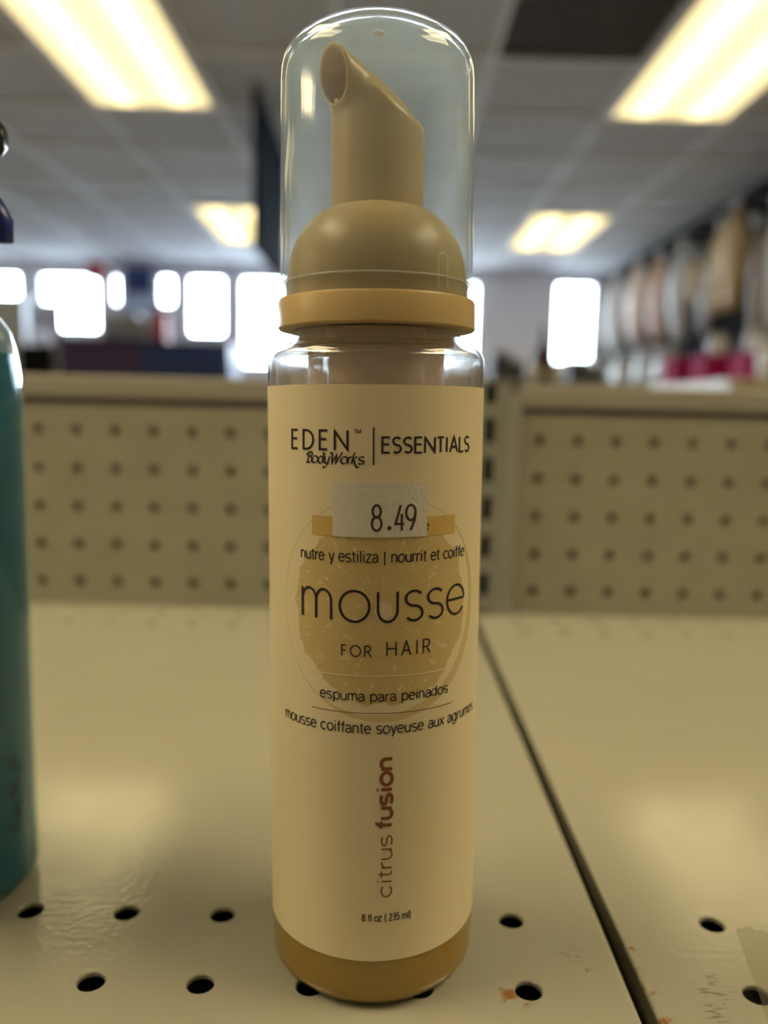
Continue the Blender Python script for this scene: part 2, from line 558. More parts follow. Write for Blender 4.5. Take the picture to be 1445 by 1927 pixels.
DP = 20.776
def panel(cols, x0, x1, label):
    mb = MB()
    face = lambda a, b_, d: (a, DP + d, b_)
    ca, cb = cols[0] - .5, cols[-1] + .5
    rows = (4.58, 3.58, 2.58, 1.58, .58)
    for r in rows:
        for c in cols:
            perf_cell(mb, c, r, .5, .5, .135, face, .16, .012)
    for (xa, xb) in ((x0, ca), (cb, x1)):
        if xb - xa > 1e-3: mb.quad((xa, DP, .08), (xb, DP, .08), (xb, DP, 5.08), (xa, DP, 5.08))
    mb.quad((x0, DP, 5.08), (x1, DP, 5.08), (x1, DP, 5.22), (x0, DP, 5.22))
    mb.quad((x0, DP, -48), (x1, DP, -48), (x1, DP, .08), (x0, DP, .08))
    o = mb.build('pegboard_panel', M_PEG, None, (0, 0, Z0), I)
    tag(o, label, 'pegboard')
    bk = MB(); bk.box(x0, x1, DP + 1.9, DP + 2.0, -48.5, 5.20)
    bk.build('rear_sheet', M_HOLE_SHADE, o, (0, 0, 0), I)  # dark sheet blocks light behind the pegboard and shades the slot below the rail
    return o
panel([-8.95 + k for k in range(-6, 11)], -16, 1.85, 'almond pegboard back panel left of the pump bottle')
panel([4.09 + k for k in range(0, 14)], 3.60, 18.5, 'almond pegboard back panel right of the grey post')
for (x0, x1, lab) in ((-16, 1.95, 'almond top rail over the left pegboard panel'), (3.74, 18.5, 'almond top rail over the right pegboard panel')):
    mb = MB()
    mb.box(x0, x1, DP + 2.7, DP + 3.3, 5.43, 6.08)
    mb.box(x0, x1, DP + 2.9, DP + 3.1, 4.6, 5.43)
    o = mb.build('top_rail', M_RAIL, None, (0, 0, Z0), I, bevel=.05 * I)
    tag(o, lab, 'shelf rail')
# slotted post
mb = MB()
px0, px1, pd = 1.86, 3.66, DP - .35
slots = [z for z in np.arange(-7.5, 6, 1.0)]
sx = [(2.60, 2.86)]
zs = [-49.1]
for z in slots: zs += [z, z + .62]
zs += [6.04]
mb.quad((px0, pd, -49.1), (2.60, pd, -49.1), (2.60, pd, 6.04), (px0, pd, 6.04))
mb.quad((2.86, pd, -49.1), (3.22, pd, -49.1), (3.22, pd, 6.04), (2.86, pd, 6.04))
for k in range(len(zs) - 1):
    if k % 2 == 0:
        mb.quad((2.60, pd, zs[k]), (2.86, pd, zs[k]), (2.86, pd, zs[k + 1]), (2.60, pd, zs[k + 1]))
    else:
        za, zb = zs[k], zs[k + 1]
        mb.quad((2.60, pd, za), (2.60, pd + .1, za), (2.60, pd + .1, zb), (2.60, pd, zb))
        mb.quad((2.86, pd, zb), (2.86, pd + .1, zb), (2.86, pd + .1, za), (2.86, pd, za))
        mb.quad((2.60, pd, zb), (2.60, pd + .1, zb), (2.86, pd + .1, zb), (2.86, pd, zb))
        mb.quad((2.60, pd, za), (2.86, pd, za), (2.86, pd + .1, za), (2.60, pd + .1, za))
mb.quad((3.22, pd, -49.1), (3.30, pd + .12, -49.1), (3.30, pd + .12, 6.04), (3.22, pd, 6.04))
mb.quad((3.30, pd + .12, -49.1), (3.59, pd + .30, -49.1), (3.59, pd + .30, 6.04), (3.30, pd + .12, 6.04))
mb.quad((px0, pd + 2.2, 6.04), (px0, pd, 6.04), (3.59, pd, 6.04), (3.59, pd + 2.2, 6.04))
mb.quad((px0, pd, -49.1), (px0, pd, 6.04), (px0, pd + 2.2, 6.04), (px0, pd + 2.2, -49.1))
mb.quad((3.59, pd + .3, -49.1), (3.59, pd + 2.2, -49.1), (3.59, pd + 2.2, 6.04), (3.59, pd + .3, 6.04))
post = mb.build('upright_post', M_POST, None, (0, 0, Z0), I)
tag(post, 'grey slotted steel post between the two pegboard panels', 'post')
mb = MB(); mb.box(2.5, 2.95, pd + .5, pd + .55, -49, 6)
mb.build('slot_shade_strip', M_DARK, post, (0, 0, 0), I)  # near-black strip paints the shade inside the post slots

# ================================================================== STROKE LETTERING
def ar(cx, cy, rx, ry, a0, a1, n=None):
    n = n or max(4, int(abs(a1 - a0) / 12))
    return [(cx + rx * math.cos(math.radians(a0 + (a1 - a0) * k / n)), cy + ry * math.sin(math.radians(a0 + (a1 - a0) * k / n))) for k in range(n + 1)]
def scurve(w, h):
    """S drawn with two arcs"""
    r = h / 4
    top = ar(w / 2, h - r, w / 2, r, 35, 270 - 10, 16)
    bot = ar(w / 2, r, w / 2, r, 90 - 10, -145, 16)
    return top + bot
def arch(x0, x1, top=1.0):
    m_ = (x0 + x1) / 2; rx = (x1 - x0) / 2
    return [(x0, .62)] + ar(m_, top - .42, rx, .42, 165, 0, 10) + [(x1, 0)]
DOT = lambda x, y: [(x, y - .07), (x, y + .07)]
LOW = {   # x-height 1
 'a': (.86, [ar(.42, .68, .34, .32, 160, 0) + [(.76, .14), (.84, .0)], [(.76, .60), (.45, .54)] + ar(.36, .27, .30, .27, 95, 285) + [(.62, .10), (.76, .32)]]),
 'c': (.86, [ar(.44, .5, .42, .5, 42, 318)]),
 'd': (.98, [ar(.43, .5, .40, .5, 0, 360), [(.84, 0), (.84, 1.4)]]),
 'e': (.90, [[(.04, .54), (.84, .54)] , ar(.44, .5, .41, .5, 5, 322)]),
 'f': (.50, [[(.24, 0), (.24, 1.12)] + ar(.46, 1.14, .22, .26, 180, 95, 6), [(.02, 1.0), (.48, 1.0)]]),
 'g': (.98, [ar(.43, .5, .40, .5, 0, 360), [(.84, 1.0), (.84, -.05)] + ar(.44, -.08, .40, .34, 0, -155, 10)]),
 'i': (.34, [[(.17, 0), (.17, 1)], DOT(.17, 1.33)]),
 'k': (.80, [[(.1, 0), (.1, 1.4)], [(.72, 1.0), (.12, .42)], [(.34, .60), (.76, 0)]]),
 'l': (.34, [[(.17, 0), (.17, 1.4)]]),
 'm': (1.36, [[(.10, 0), (.10, 1)], arch(.10, .68), arch(.68, 1.26)]),
 'n': (.90, [[(.10, 0), (.10, 1)], arch(.10, .78)]),
 'o': (.94, [ar(.47, .5, .43, .5, 0, 360, 32)]),
 'p': (.98, [ar(.53, .5, .40, .5, 0, 360), [(.13, -.4), (.13, 1.0)]]),
 'r': (.54, [[(.10, 0), (.10, 1)], [(.10, .60)] + ar(.46, .56, .36, .42, 165, 80, 6)]),
 's': (.82, [[(x + .06, y) for x, y in scurve(.70, 1.0)]]),
 't': (.52, [[(.24, 1.3), (.24, .2)] + ar(.42, .2, .18, .2, 180, 285, 6), [(.02, 1.0), (.48, 1.0)]]),
 'u': (.90, [[(.10, 1.0), (.10, .40)] + ar(.45, .40, .35, .40, 180, 345, 10) , [(.80, 1.0), (.80, 0)]]),
 'x': (.80, [[(.04, 0), (.74, 1)], [(.04, 1), (.74, 0)]]),
 'y': (.82, [[(.04, 1), (.42, 0)], [(.78, 1), (.36, -.22)] + ar(.20, -.22, .16, .17, 0, -90, 5)]),
 'z': (.80, [[(.06, 1), (.72, 1), (.06, 0), (.74, 0)]]),
 '|': (.40, [[(.20, -.35), (.20, 1.35)]]), ' ': (.50, []),
}
CAP = {   # cap height 1
 'E': (.56, [[(.50, 0), (.06, 0), (.06, 1), (.50, 1)], [(.06, .54), (.46, .54)]]),
 'D': (.74, [[(.06, 0), (.06, 1), (.28, 1)] + ar(.28, .5, .42, .5, 90, -90, 14) + [(.06, 0)]]),
 'N': (.82, [[(.06, -.02), (.06, 1.0), (.74, 0.0), (.74, 1.02)]]),
 'S': (.58, [[(x + .05, y) for x, y in scurve(.46, 1.0)]]),
 'T': (.50, [[(.02, 1), (.48, 1)], [(.25, 0), (.25, 1)]]),
 'I': (.28, [[(.14, 0), (.14, 1)]]),
 'A': (.74, [[(.04, 0), (.37, 1.03), (.70, 0)], [(.16, .34), (.58, .34)]]),
 'L': (.48, [[(.06, 1), (.06, 0), (.44, 0)]]),
 'F': (.54, [[(.06, 0), (.06, 1), (.48, 1)], [(.06, .52), (.44, .52)]]),
 'O': (1.02, [ar(.51, .5, .46, .5, 0, 360, 32)]),
 'R': (.66, [[(.06, 0), (.06, 1), (.28, 1)] + ar(.30, .74, .27, .26, 90, -90, 10) + [(.06, .48)], [(.30, .48), (.60, 0)]]),
 'H': (.80, [[(.06, 0), (.06, 1)], [(.72, 0), (.72, 1)], [(.06, .52), (.72, .52)]]),
 'M': (.92, [[(.06, 0), (.10, 1), (.45, .1), (.80, 1), (.84, 0)]]),
 'B': (.66, [[(.08, 0), (.08, 1), (.30, 1)] + ar(.30, .77, .22, .23, 90, -90, 8) + [(.10, .54), (.32, .54)] + ar(.32, .27, .27, .27, 90, -90, 8) + [(.08, 0)]]),
 'W': (1.02, [[(.04, 1), (.28, 0), (.51, .85), (.74, 0), (.98, 1)]]),
 '8': (.60, [ar(.30, .76, .22, .24, 0, 360, 20), ar(.30, .27, .26, .27, 0, 360, 20)]),
 '2': (.60, [ar(.30, .74, .24, .26, 165, -30, 10) + [(.06, 0), (.56, 0)]]),
 '3': (.60, [ar(.28, .76, .22, .24, 150, -90, 10) + ar(.28, .27, .26, .27, 90, -150, 10)]),
 '5': (.60, [[(.50, 1), (.14, 1), (.10, .56)] + ar(.28, .32, .27, .32, 120, -150, 12)]),
 '4': (.60, [[(.40, 0), (.40, .62)], [(.34, 1.0), (.04, .26), (.58, .26)]]),
 '9': (.60, [ar(.30, .68, .25, .32, 0, 360, 20), [(.55, .68), (.50, .40), (.24, 0)]]),
 '.': (.34, []), '(': (.34, [ar(.42, .42, .30, .66, 110, 250, 10)]), ')': (.34, [ar(-.08, .42, .30, .66, 70, -70, 10)]), ' ': (.34, []),
}
def resample(p, step):
    out = [p[0]]
    for a, b_ in zip(p[:-1], p[1:]):
        d = math.hypot(b_[0] - a[0], b_[1] - a[1])
        n_ = max(1, int(math.ceil(d / step)))
        for k in range(1, n_ + 1):
            out.append((a[0] + (b_[0] - a[0]) * k / n_, a[1] + (b_[1] - a[1]) * k / n_))
    return out
def ribbon(path, w, V, F, wfun=None):
    """flat stroke of width w along path (list of 2-D points); mitred joins"""
    p = [path[0]]
    for q in path[1:]:
        if math.hypot(q[0] - p[-1][0], q[1] - p[-1][1]) > 1e-5: p.append(q)
    if len(p) < 2: return
    p = resample(p, .03)
    closed = math.hypot(p[0][0] - p[-1][0], p[0][1] - p[-1][1]) < 1e-4
    n_ = len(p)
    base = len(V)
    for k in range(n_):
        a = p[k - 1] if k > 0 else (p[-2] if closed else None)
        c = p[k + 1] if k < n_ - 1 else (p[1] if closed else None)
        ds = []
        if a: d = (p[k][0] - a[0], p[k][1] - a[1]); l = math.hypot(*d); ds.append((d[0] / l, d[1] / l))
        if c: d = (c[0] - p[k][0], c[1] - p[k][1]); l = math.hypot(*d); ds.append((d[0] / l, d[1] / l))
        t = (sum(d[0] for d in ds), sum(d[1] for d in ds)); l = math.hypot(*t) or 1
        t = (t[0] / l, t[1] / l)
        cs = max(.45, t[0] * ds[0][0] + t[1] * ds[0][1])
        hw = .5 * (w if wfun is None else w * wfun(math.atan2(t[1], t[0]))) / cs
        V.append((p[k][0] - t[1] * hw, p[k][1] + t[0] * hw)); V.append((p[k][0] + t[1] * hw, p[k][1] - t[0] * hw))
    for k in range(n_ - 1):
        F.append((base + 2 * k, base + 2 * k + 1, base + 2 * k + 3, base + 2 * k + 2))
def disc(cx, cy, r, V, F):
    b_ = len(V)
    V += [(cx + r * math.cos(2 * PI * k / 16), cy + r * math.sin(2 * PI * k / 16)) for k in range(16)]
    F.append(tuple(range(b_, b_ + 16)))
def layout(s, table, u0, u1, base, h, w, track=0.0, shear=0.0, wfun=None, tables=None):
    """text s stretched to run from u0 to u1; returns 2-D verts and faces"""
    V, F = [], []
    tot = sum((tables(c) if tables else table)[c][0] + track for c in s) - track
    sx_ = (u1 - u0) / tot
    x = 0
    for c in s:
        adv, strokes = (tables(c) if tables else table)[c]
        for st in strokes:
            ribbon([(u0 + (x + a) * sx_ + shear * b_ * h, base + b_ * h) for a, b_ in st], w, V, F, wfun)
        if c == '.': disc(u0 + (x + adv / 2) * sx_, base + w * .6, w * .75, V, F)
        x += adv + track
    return V, F

# ================================================================== THE PUMP BOTTLE
BX, BY, BR, LEAN = 0.0088, 7.3692, 0.9763, -0.0145
bottle = empty('pump_bottle', (BX * I, BY * I, Z0 + .0002), 'tan and cream foaming pump bottle with clear cap, the sharp one in the middle', 'bottle')
bottle.rotation_euler = (0, LEAN, 0)
M_TAN = mat('tan_plastic', (0.60, 0.43, 0.19), 0.32, noise=0.03, nscale=60, sss=0.15)
M_CAP = clear_plastic('cap_plastic', (0.97, 0.98, 0.99), 0.10, 0.06, haze_col=(.66, .84, 1.0))
M_PET = clear_plastic('clear_bottle', (0.95, 0.96, 0.97), 0.02, 0.03, haze_col=(0.85, 0.9, 1.0))
M_INSERT = mat('frosted_insert', (0.80, 0.63, 0.47), 0.28, noise=0.05, nscale=300, bump=0.15, bscale=300, sss=0.1)
M_LIQ = mat('amber_liquid', (0.46, 0.29, 0.045), 0.12, noise=0.05, nscale=30, sss=0.2)

# --- bottle wall
prof = [(0, .09), (.55, .07), (.80, .0)] + arc_pts(.83, .145, .145, -90, 0, 8)[0:] + [(BR, .3), (BR, 5.66)]
prof = [(min(r, BR), z) for r, z in prof]
prof += arc_pts(BR - .12, 5.66, .12, 8, 80, 8) + [(.80, 5.815), (.77, 5.84), (.75, 5.95)]
inner = [(.70, 5.95), (.72, 5.83), (.78, 5.78)] + arc_pts(BR - .13, 5.65, .095, 80, 8, 8) + [(BR - .035, 5.64), (BR - .035, .3)] + arc_pts(.83, .165, .112, 0, -80, 6) + [(.55, .092), (0, .112)]
M_PET = clear_plastic('clear_bottle_pet', (0.96, 0.97, 0.98), 0.02, 0.03, haze_col=(0.85, 0.9, 1.0))
_nt = M_PET.node_tree                         # partly bends the view like a thick wall, partly passes it straight
_gl = _nt.nodes.new('ShaderNodeBsdfGlass'); _gl.inputs['IOR'].default_value = 1.46; _gl.inputs['Roughness'].default_value = 0.02
_mx = _nt.nodes.new('ShaderNodeMixShader'); _mx.inputs[0].default_value = 0.55
_out = [q for q in _nt.nodes if q.type == 'OUTPUT_MATERIAL'][0]
_src = _out.inputs[0].links[0].from_socket
_nt.links.new(_src, _mx.inputs[1]); _nt.links.new(_gl.outputs[0], _mx.inputs[2]); _nt.links.new(_mx.outputs[0], _out.inputs[0])
lathe('bottle_body', prof + inner, M_PET, bottle, n=128)
# --- liquid inside, seen below the label
lp = [(0, .118), (.55, .082), (.78, .02)] + arc_pts(.83, .148, .134, -88, 0, 8) + [(.965, .3), (.965, 4.7), (0, 4.7)]
lathe('liquid', lp, M_LIQ, bottle, n=96)
# --- label: full wrap sheet with its print
LZ0, LZ1, LR = .4762, 5.4334, BR + .004
V, Fc, UV = [], [], []
NU = 160
for k in range(NU + 1):
    th = -PI * .985 + 2 * PI * .985 * k / NU
    for j, (rr, zz) in enumerate([(LR, LZ0), (LR, 2.0), (LR, 3.6), (LR, LZ1)]):
        V.append((rr * math.sin(th), -rr * math.cos(th), zz)); UV.append((th * BR, zz))
for k in range(NU):
    for j in range(3):
        a = k * 4 + j
        Fc.append((a, a + 4, a + 5, a + 1))
M_LAB = mat('cream_label', (0.80, 0.68, 0.43), 0.42, spec=0.4)
def label_print(m):
    nt = m.node_tree
    b_ = nt.nodes['Principled BSDF']
    uv = nt.nodes.new('ShaderNodeUVMap'); uv.uv_map = 'print'
    def nd(op, a, c=None, clamp=False):
        q = nt.nodes.new('ShaderNodeMath'); q.operation = op; q.use_clamp = clamp
        for i_, x in enumerate((a, c)):
            if x is None: continue
            if isinstance(x, (int, float)): q.inputs[i_].default_value = x
            else: nt.links.new(x, q.inputs[i_])
        return q.outputs[0]
    sp = nt.nodes.new('ShaderNodeSeparateXYZ'); nt.links.new(uv.outputs[0], sp.inputs[0])
    du = nd('SUBTRACT', sp.outputs[0], .085); dz = nd('SUBTRACT', sp.outputs[1], 3.60)
    r = nd('SQRT', nd('ADD', nd('MULTIPLY', du, du), nd('MULTIPLY', dz, dz)))
    ang = nd('ARCTAN2', dz, du)
    def noise(vec, sc_, det=3, rough=.6):
        n_ = nt.nodes.new('ShaderNodeTexNoise'); n_.inputs['Scale'].default_value = sc_; n_.inputs['Detail'].default_value = det
        n_.inputs['Roughness'].default_value = rough
        nt.links.new(vec, n_.inputs['Vector']); return n_.outputs['Fac']
    edge = noise(uv.outputs[0], 3.2, 3)
    step = lambda v, a, c: nd('DIVIDE', nd('SUBTRACT', v, a), c - a, True)
    rr = nd('ADD', r, nd('MULTIPLY', nd('SUBTRACT', edge, .5), .22))
    flesh = nd('SUBTRACT', 1.0, step(rr, .800, .808))
    # lower cut of the flesh and radial membranes / pulp flecks
    cmb = nt.nodes.new('ShaderNodeCombineXYZ')
    nt.links.new(nd('MULTIPLY', ang, 5.0), cmb.inputs[0]); nt.links.new(nd('MULTIPLY', r, 2.2), cmb.inputs[1])
    fle = noise(cmb.outputs[0], 3.0, 5, .7)
    fl2 = noise(uv.outputs[0], 9.0, 4, .7)
    fleck = nd('MULTIPLY', step(fle, .56, .585), step(fl2, .50, .54))
    flesh = nd('MULTIPLY', flesh, nd('SUBTRACT', 1.0, nd('MULTIPLY', fleck, .8)))
    core = nd('SUBTRACT', 1.0, step(nd('ADD', r, nd('MULTIPLY', fl2, .12)), .12, .14))
    flesh = nd('MULTIPLY', flesh, nd('SUBTRACT', 1.0, nd('MULTIPLY', core, .8)))
    # rind: hairline circle and the heavier crescent at lower right
    line = nd('MULTIPLY', step(r, .945, .949), nd('SUBTRACT', 1.0, step(r, .955, .959)))
    dx2 = nd('SUBTRACT', du, -.06); dz2 = nd('SUBTRACT', dz, .05)
    r2 = nd('SQRT', nd('ADD', nd('MULTIPLY', dx2, dx2), nd('MULTIPLY', dz2, dz2)))
    cres = nd('MULTIPLY', step(nd('ADD', r2, nd('MULTIPLY', nd('SUBTRACT', edge, .5), .05)), .945, .952), nd('SUBTRACT', 1.0, step(r, .95, .955)))
    def mix(fac, a, c):
        q = nt.nodes.new('ShaderNodeMix'); q.data_type = 'RGBA'
        nt.links.new(fac, q.inputs[0])
        if isinstance(a, tuple): q.inputs[6].default_value = (*a, 1)
        else: nt.links.new(a, q.inputs[6])
        q.inputs[7].default_value = (*c, 1)
        return q.outputs[2]
    c = mix(flesh, (0.80, 0.68, 0.43), (0.64, 0.48, 0.20))
    c = mix(nd('MULTIPLY', line, .5), c, (0.55, 0.40, 0.15))
    c = mix(nd('MULTIPLY', cres, .8), c, (0.64, 0.48, 0.20))
    nt.links.new(c, b_.inputs['Base Color'])
label_print(M_LAB)
lab = mesh('label', V, Fc, M_LAB, bottle, s=I, sm=True)
uvl = lab.data.uv_layers.new(name='print')
for lo in lab.data.loops: uvl.data[lo.index].uv = UV[lo.vertex_index]

def on_label(name, V2, F2, m, parent, off):
    """print lying on the curved label; (u, z) in inches"""
    R_ = LR + off
    v = [(R_ * math.sin(u / BR), -R_ * math.cos(u / BR), z) for u, z in V2]
    return mesh(name, v, F2, m, parent, s=I, sm=True)
M_INK = mat('dark_plum_ink', (0.022, 0.014, 0.020), 0.5)
M_BROWN = mat('rust_brown_ink', (0.26, 0.075, 0.02), 0.5)
M_GOLD = mat('gold_print', (0.66, 0.44, 0.13), 0.45)
M_PALE = mat('pale_print', (0.84, 0.72, 0.44), 0.45)
def rect_uv(u0, u1, z0, z1, n_=24):
    V2, F2 = [], []
    for k in range(n_ + 1):
        u = u0 + (u1 - u0) * k / n_
        V2 += [(u, z0), (u, z1)]
    for k in range(n_): F2.append((2 * k, 2 * k + 2, 2 * k + 3, 2 * k + 1))
    return V2, F2
def put(name, VF, m, off=.0035): return on_label(name, VF[0], VF[1], m, lab, off)

put('gold_band', rect_uv(-.537, .745, 4.207, 4.368), M_GOLD, .0025)
put('lettering', layout('EDEN', CAP, -.770, -.205, 4.912, .152, .0185, track=.30), M_INK)['label'] = 'EDEN wordmark in thin capitals'
put('lettering', layout('TM', CAP, -.163, -.105, 5.044, .032, .006, track=.1), M_INK)
put('divider_bar', rect_uv(-.012, .000, 4.792, 5.094, 2), M_INK)
put('lettering', layout('ESSENTIALS', CAP, .055, .935, 4.893, .122, .0170, track=.09), M_INK)['label'] = 'ESSENTIALS in thin capitals'
# italic script line, thick and thin like a pen
pen = lambda t: .55 + .75 * abs(math.sin(t - .6))
SCR = dict(LOW)
SCR['B'] = (.98, [[(.30, .0), (.36, .9), (.42, 1.45)], [(.08, .95), (.02, 1.2), (.20, 1.45), (.55, 1.55)] + ar(.62, 1.22, .28, .30, 80, -95, 8) + ar(.58, .48, .36, .44, 80, -100, 8) + [(.20, .02), (.05, .12)]])
SCR['W'] = (1.55, [[(-.12, 1.35), (.02, 1.55), (.22, 1.40), (.36, 0.0), (.86, 1.3), (.92, 0.0), (1.42, 1.25), (1.56, 1.60)]])
SCR['y'] = (.86, [[(.06, .95), (.14, .3)] + ar(.36, .25, .22, .25, 170, 350, 6) , [(.74, 1.0), (.60, .0), (.36, -.50), (.05, -.58), (-.02, -.45)]])
SCR['k'] = (.90, [[(.1, 0), (.14, .9), (.22, 1.5), (.36, 1.6)], [(.70, .95), (.55, 1.0), (.16, .48)], [(.30, .55), (.60, -.1), (.80, -.45), (1.05, -.50), (1.15, -.3)]])
SCR['d'] = (.98, [ar(.42, .48, .36, .48, 20, 380), [(.80, .1), (.84, .9), (.80, 1.4), (.62, 1.55)]])
put('lettering', layout('BodyWorks', SCR, -.600, -.085, 4.800, .057, .0118, shear=.18, wfun=pen), M_INK)['label'] = 'BodyWorks in italic script'
put('lettering', layout('e', LOW, .425, .471, 4.262, .050, .0095), M_INK)
put('lettering', layout('nutre y estiliza | nourrit et coiffe', LOW, -.660, .884, 4.000, .0665, .0105, track=.10), M_INK)
# mousse: letter by letter, thin round forms
V2, F2 = [], []
def letter(strokes, w=.0205):
    for st in strokes: ribbon(st, w, V2, F2)
zb, zh = 3.505, .250
mx_ = lambda L_, u0, u1, a0, a1: [[(u0 + (a - a0) / (a1 - a0) * (u1 - u0), zb + b_ * zh) for a, b_ in st] for st in L_]
def round_arch(x0, x1):
    r_ = (x1 - x0) / 2
    return [(x0, 0.0)] + [(x0, .60)] + ar((x0 + x1) / 2, .62, r_, .38, 180, 0, 14) + [(x1, 0)]
letter([[(-.643, zb), (-.643, zb + zh)]])
letter(mx_([round_arch(0, 1)], -.640, -.498, 0, 1)); letter(mx_([round_arch(0, 1)], -.498, -.357, 0, 1))
letter([ar(-.157, zb + zh / 2, .124, zh / 2 + .004, 0, 360, 48)])
letter(mx_([[(0, 1.0), (0, .38)] + ar(.5, .38, .5, .39, 180, 360, 16) + [(1, 1.0)]], .038, .200, 0, 1))
letter(mx_([scurve(1, 1)], .270, .418, 0, 1)); letter(mx_([scurve(1, 1)], .470, .622, 0, 1))
letter([[(.672, zb + .52 * zh), (.893, zb + .52 * zh)], ar(.783, zb + zh / 2, .112, zh / 2 + .003, 6, 325, 36)])
put('lettering', (V2, F2), M_INK)['label'] = 'large thin word mousse'
put('lettering', layout('FOR', CAP, -.268, -.012, 3.207, .092, .0105, track=.28), M_INK)
put('lettering', layout('HAIR', CAP, .108, .502, 3.214, .118, .0115, track=.32), M_INK)
put('fine_rule', rect_uv(-.53, .75, 3.036, 3.046), M_PALE, .0025)
put('lettering', layout('espuma para peinados', LOW, -.460, .700, 2.826, .0605, .0100, track=.10), M_INK)
put('fine_rule', rect_uv(-.542, .752, 2.718, 2.7235), M_BROWN)
put('lettering', layout('mousse coiffante soyeuse aux agrumes', LOW, -.884, 1.135, 2.545, .066, .0105, track=.10), M_INK)
def vertical(VF, u_base): return [(u_base - (z_), u_) for u_, z_ in VF[0]], VF[1]
put('lettering', vertical(layout('citrus', LOW, 1.075, 1.640, 0, .088, .0135, track=.10), .172), M_BROWN)['label'] = 'thin rust-brown vertical word citrus'
put('lettering', vertical(layout('fusion', LOW, 1.700, 2.336, 0, .092, .0290, track=.10), .168), M_BROWN)['label'] = 'bold rust-brown vertical word fusion'
mixed = lambda c: CAP if c in '8235() ' else {k: (a * .72, [[(x * .72, y * .70) for x, y in st] for st in s_]) for k, (a, s_) in LOW.items()}
put('lettering', layout('8 fl oz ( 235 ml)', None, -.080, .350, .853, .064, .0085, track=.08, tables=mixed), M_INK)

# --- price sticker
M_STK = mat('grey_sticker_paper', (0.74, 0.69, 0.58), 0.7, noise=0.05, nscale=900, bump=0.18, bscale=1800)
n_ = 20
R0, R1 = LR + .003, LR + .010
v, f = [], []
for k in range(n_ + 1):
    u = -.340 + .784 * k / n_
    s_, c_ = math.sin(u / BR), -math.cos(u / BR)
    for (rr, zz) in ((R0, 4.208), (R1, 4.208), (R1, 4.655), (R0, 4.655)): v.append((rr * s_, rr * c_, zz))
for k in range(n_):
    for j in range(4):
        a = 4 * k + j; b2 = 4 * k + (j + 1) % 4
        f.append((a, a + 4, b2 + 4, b2))
f += [(0, 1, 2, 3), (4 * n_ + 3, 4 * n_ + 2, 4 * n_ + 1, 4 * n_)]
stk = mesh('price_sticker', v, f, M_STK, bottle, s=I)
stk['label'] = 'small grey paper price sticker reading 8.49'
M_PRICE = mat('grey_price_ink', (0.055, 0.045, 0.035), 0.7)
V2, F2 = [], []
zb, zh = 4.262, .208
def pr(strokes, u0, w_):
    for st in strokes: ribbon([(u0 + a / .6 * w_, zb + b_ * zh) for a, b_ in st], .020, V2, F2)
pr(CAP['8'][1], -.022, .088)
disc(.124, zb + .022, .018, V2, F2)
pr([[(.40, 0), (.40, .66)], [(.34, 1.0), (.10, .26), (.52, .26)]], .158, .10)
pr([ar(.30, .70, .24, .30, 0, 360, 20), [(.54, .70), (.50, .42), (.30, 0)]], .250, .10)
on_label('price_print', V2, F2, M_PRICE, stk, .0115)
# the two cut slits of the sticker
M_SLIT = mat('torn_paper_edge', (0.72, 0.68, 0.57), 0.8)
V2, F2 = [], []
ribbon([(-.075, 4.640), (-.150, 4.535), (-.085, 4.465)], .008, V2, F2); ribbon([(.165, 4.625), (.265, 4.520), (.235, 4.495)], .010, V2, F2)
on_label('cut_slit', V2, F2, M_SLIT, stk, .0115)

# --- collar, dome
cp = [(.70, 5.93), (.872, 5.93), (.886, 5.945), (.884, 6.165), (.874, 6.188), (.815, 6.19), (.812, 6.30), (.818, 6.315), (.818, 6.335), (.802, 6.345)]
lathe('collar', cp, M_TAN, bottle, n=128, angle=.5)
dp = [(.800, 6.34), (.800, 6.40), (.788, 6.50), (.762, 6.60), (.722, 6.70), (.665, 6.79), (.60, 6.865), (.53, 6.925), (.46, 6.965), (.40, 6.985), (.30, 6.99)]
lathe('pump_dome', dp, M_TAN, bottle, n=128, angle=1.2)
# small arched rib moulded on the dome's right front
def tube(path, r, n_=8):
    mb = MB(); pts = [Vector(p) for p in path]
    rings = []
    for k, p in enumerate(pts):
        t = (pts[min(k + 1, len(pts) - 1)] - pts[max(k - 1, 0)]).normalized()
        a = t.orthogonal().normalized() if k == 0 else (rings[-1][1] - t * rings[-1][1].dot(t)).normalized()
        b_ = t.cross(a)
        rr = r[k] if isinstance(r, (list, tuple)) else r
        rings.append(([p + (a * math.cos(2 * PI * q / n_) + b_ * math.sin(2 * PI * q / n_)) * rr for q in range(n_)], a))
    v = [tuple(q) for rg, _ in rings for q in rg]
    f = []
    for k in range(len(rings) - 1):
        for q in range(n_):
            q2 = (q + 1) % n_
            f.append((k * n_ + q, k * n_ + q2, (k + 1) * n_ + q2, (k + 1) * n_ + q))
    f += [tuple(range(n_))[::-1], tuple(range((len(rings) - 1) * n_, len(rings) * n_))]
    return v, f

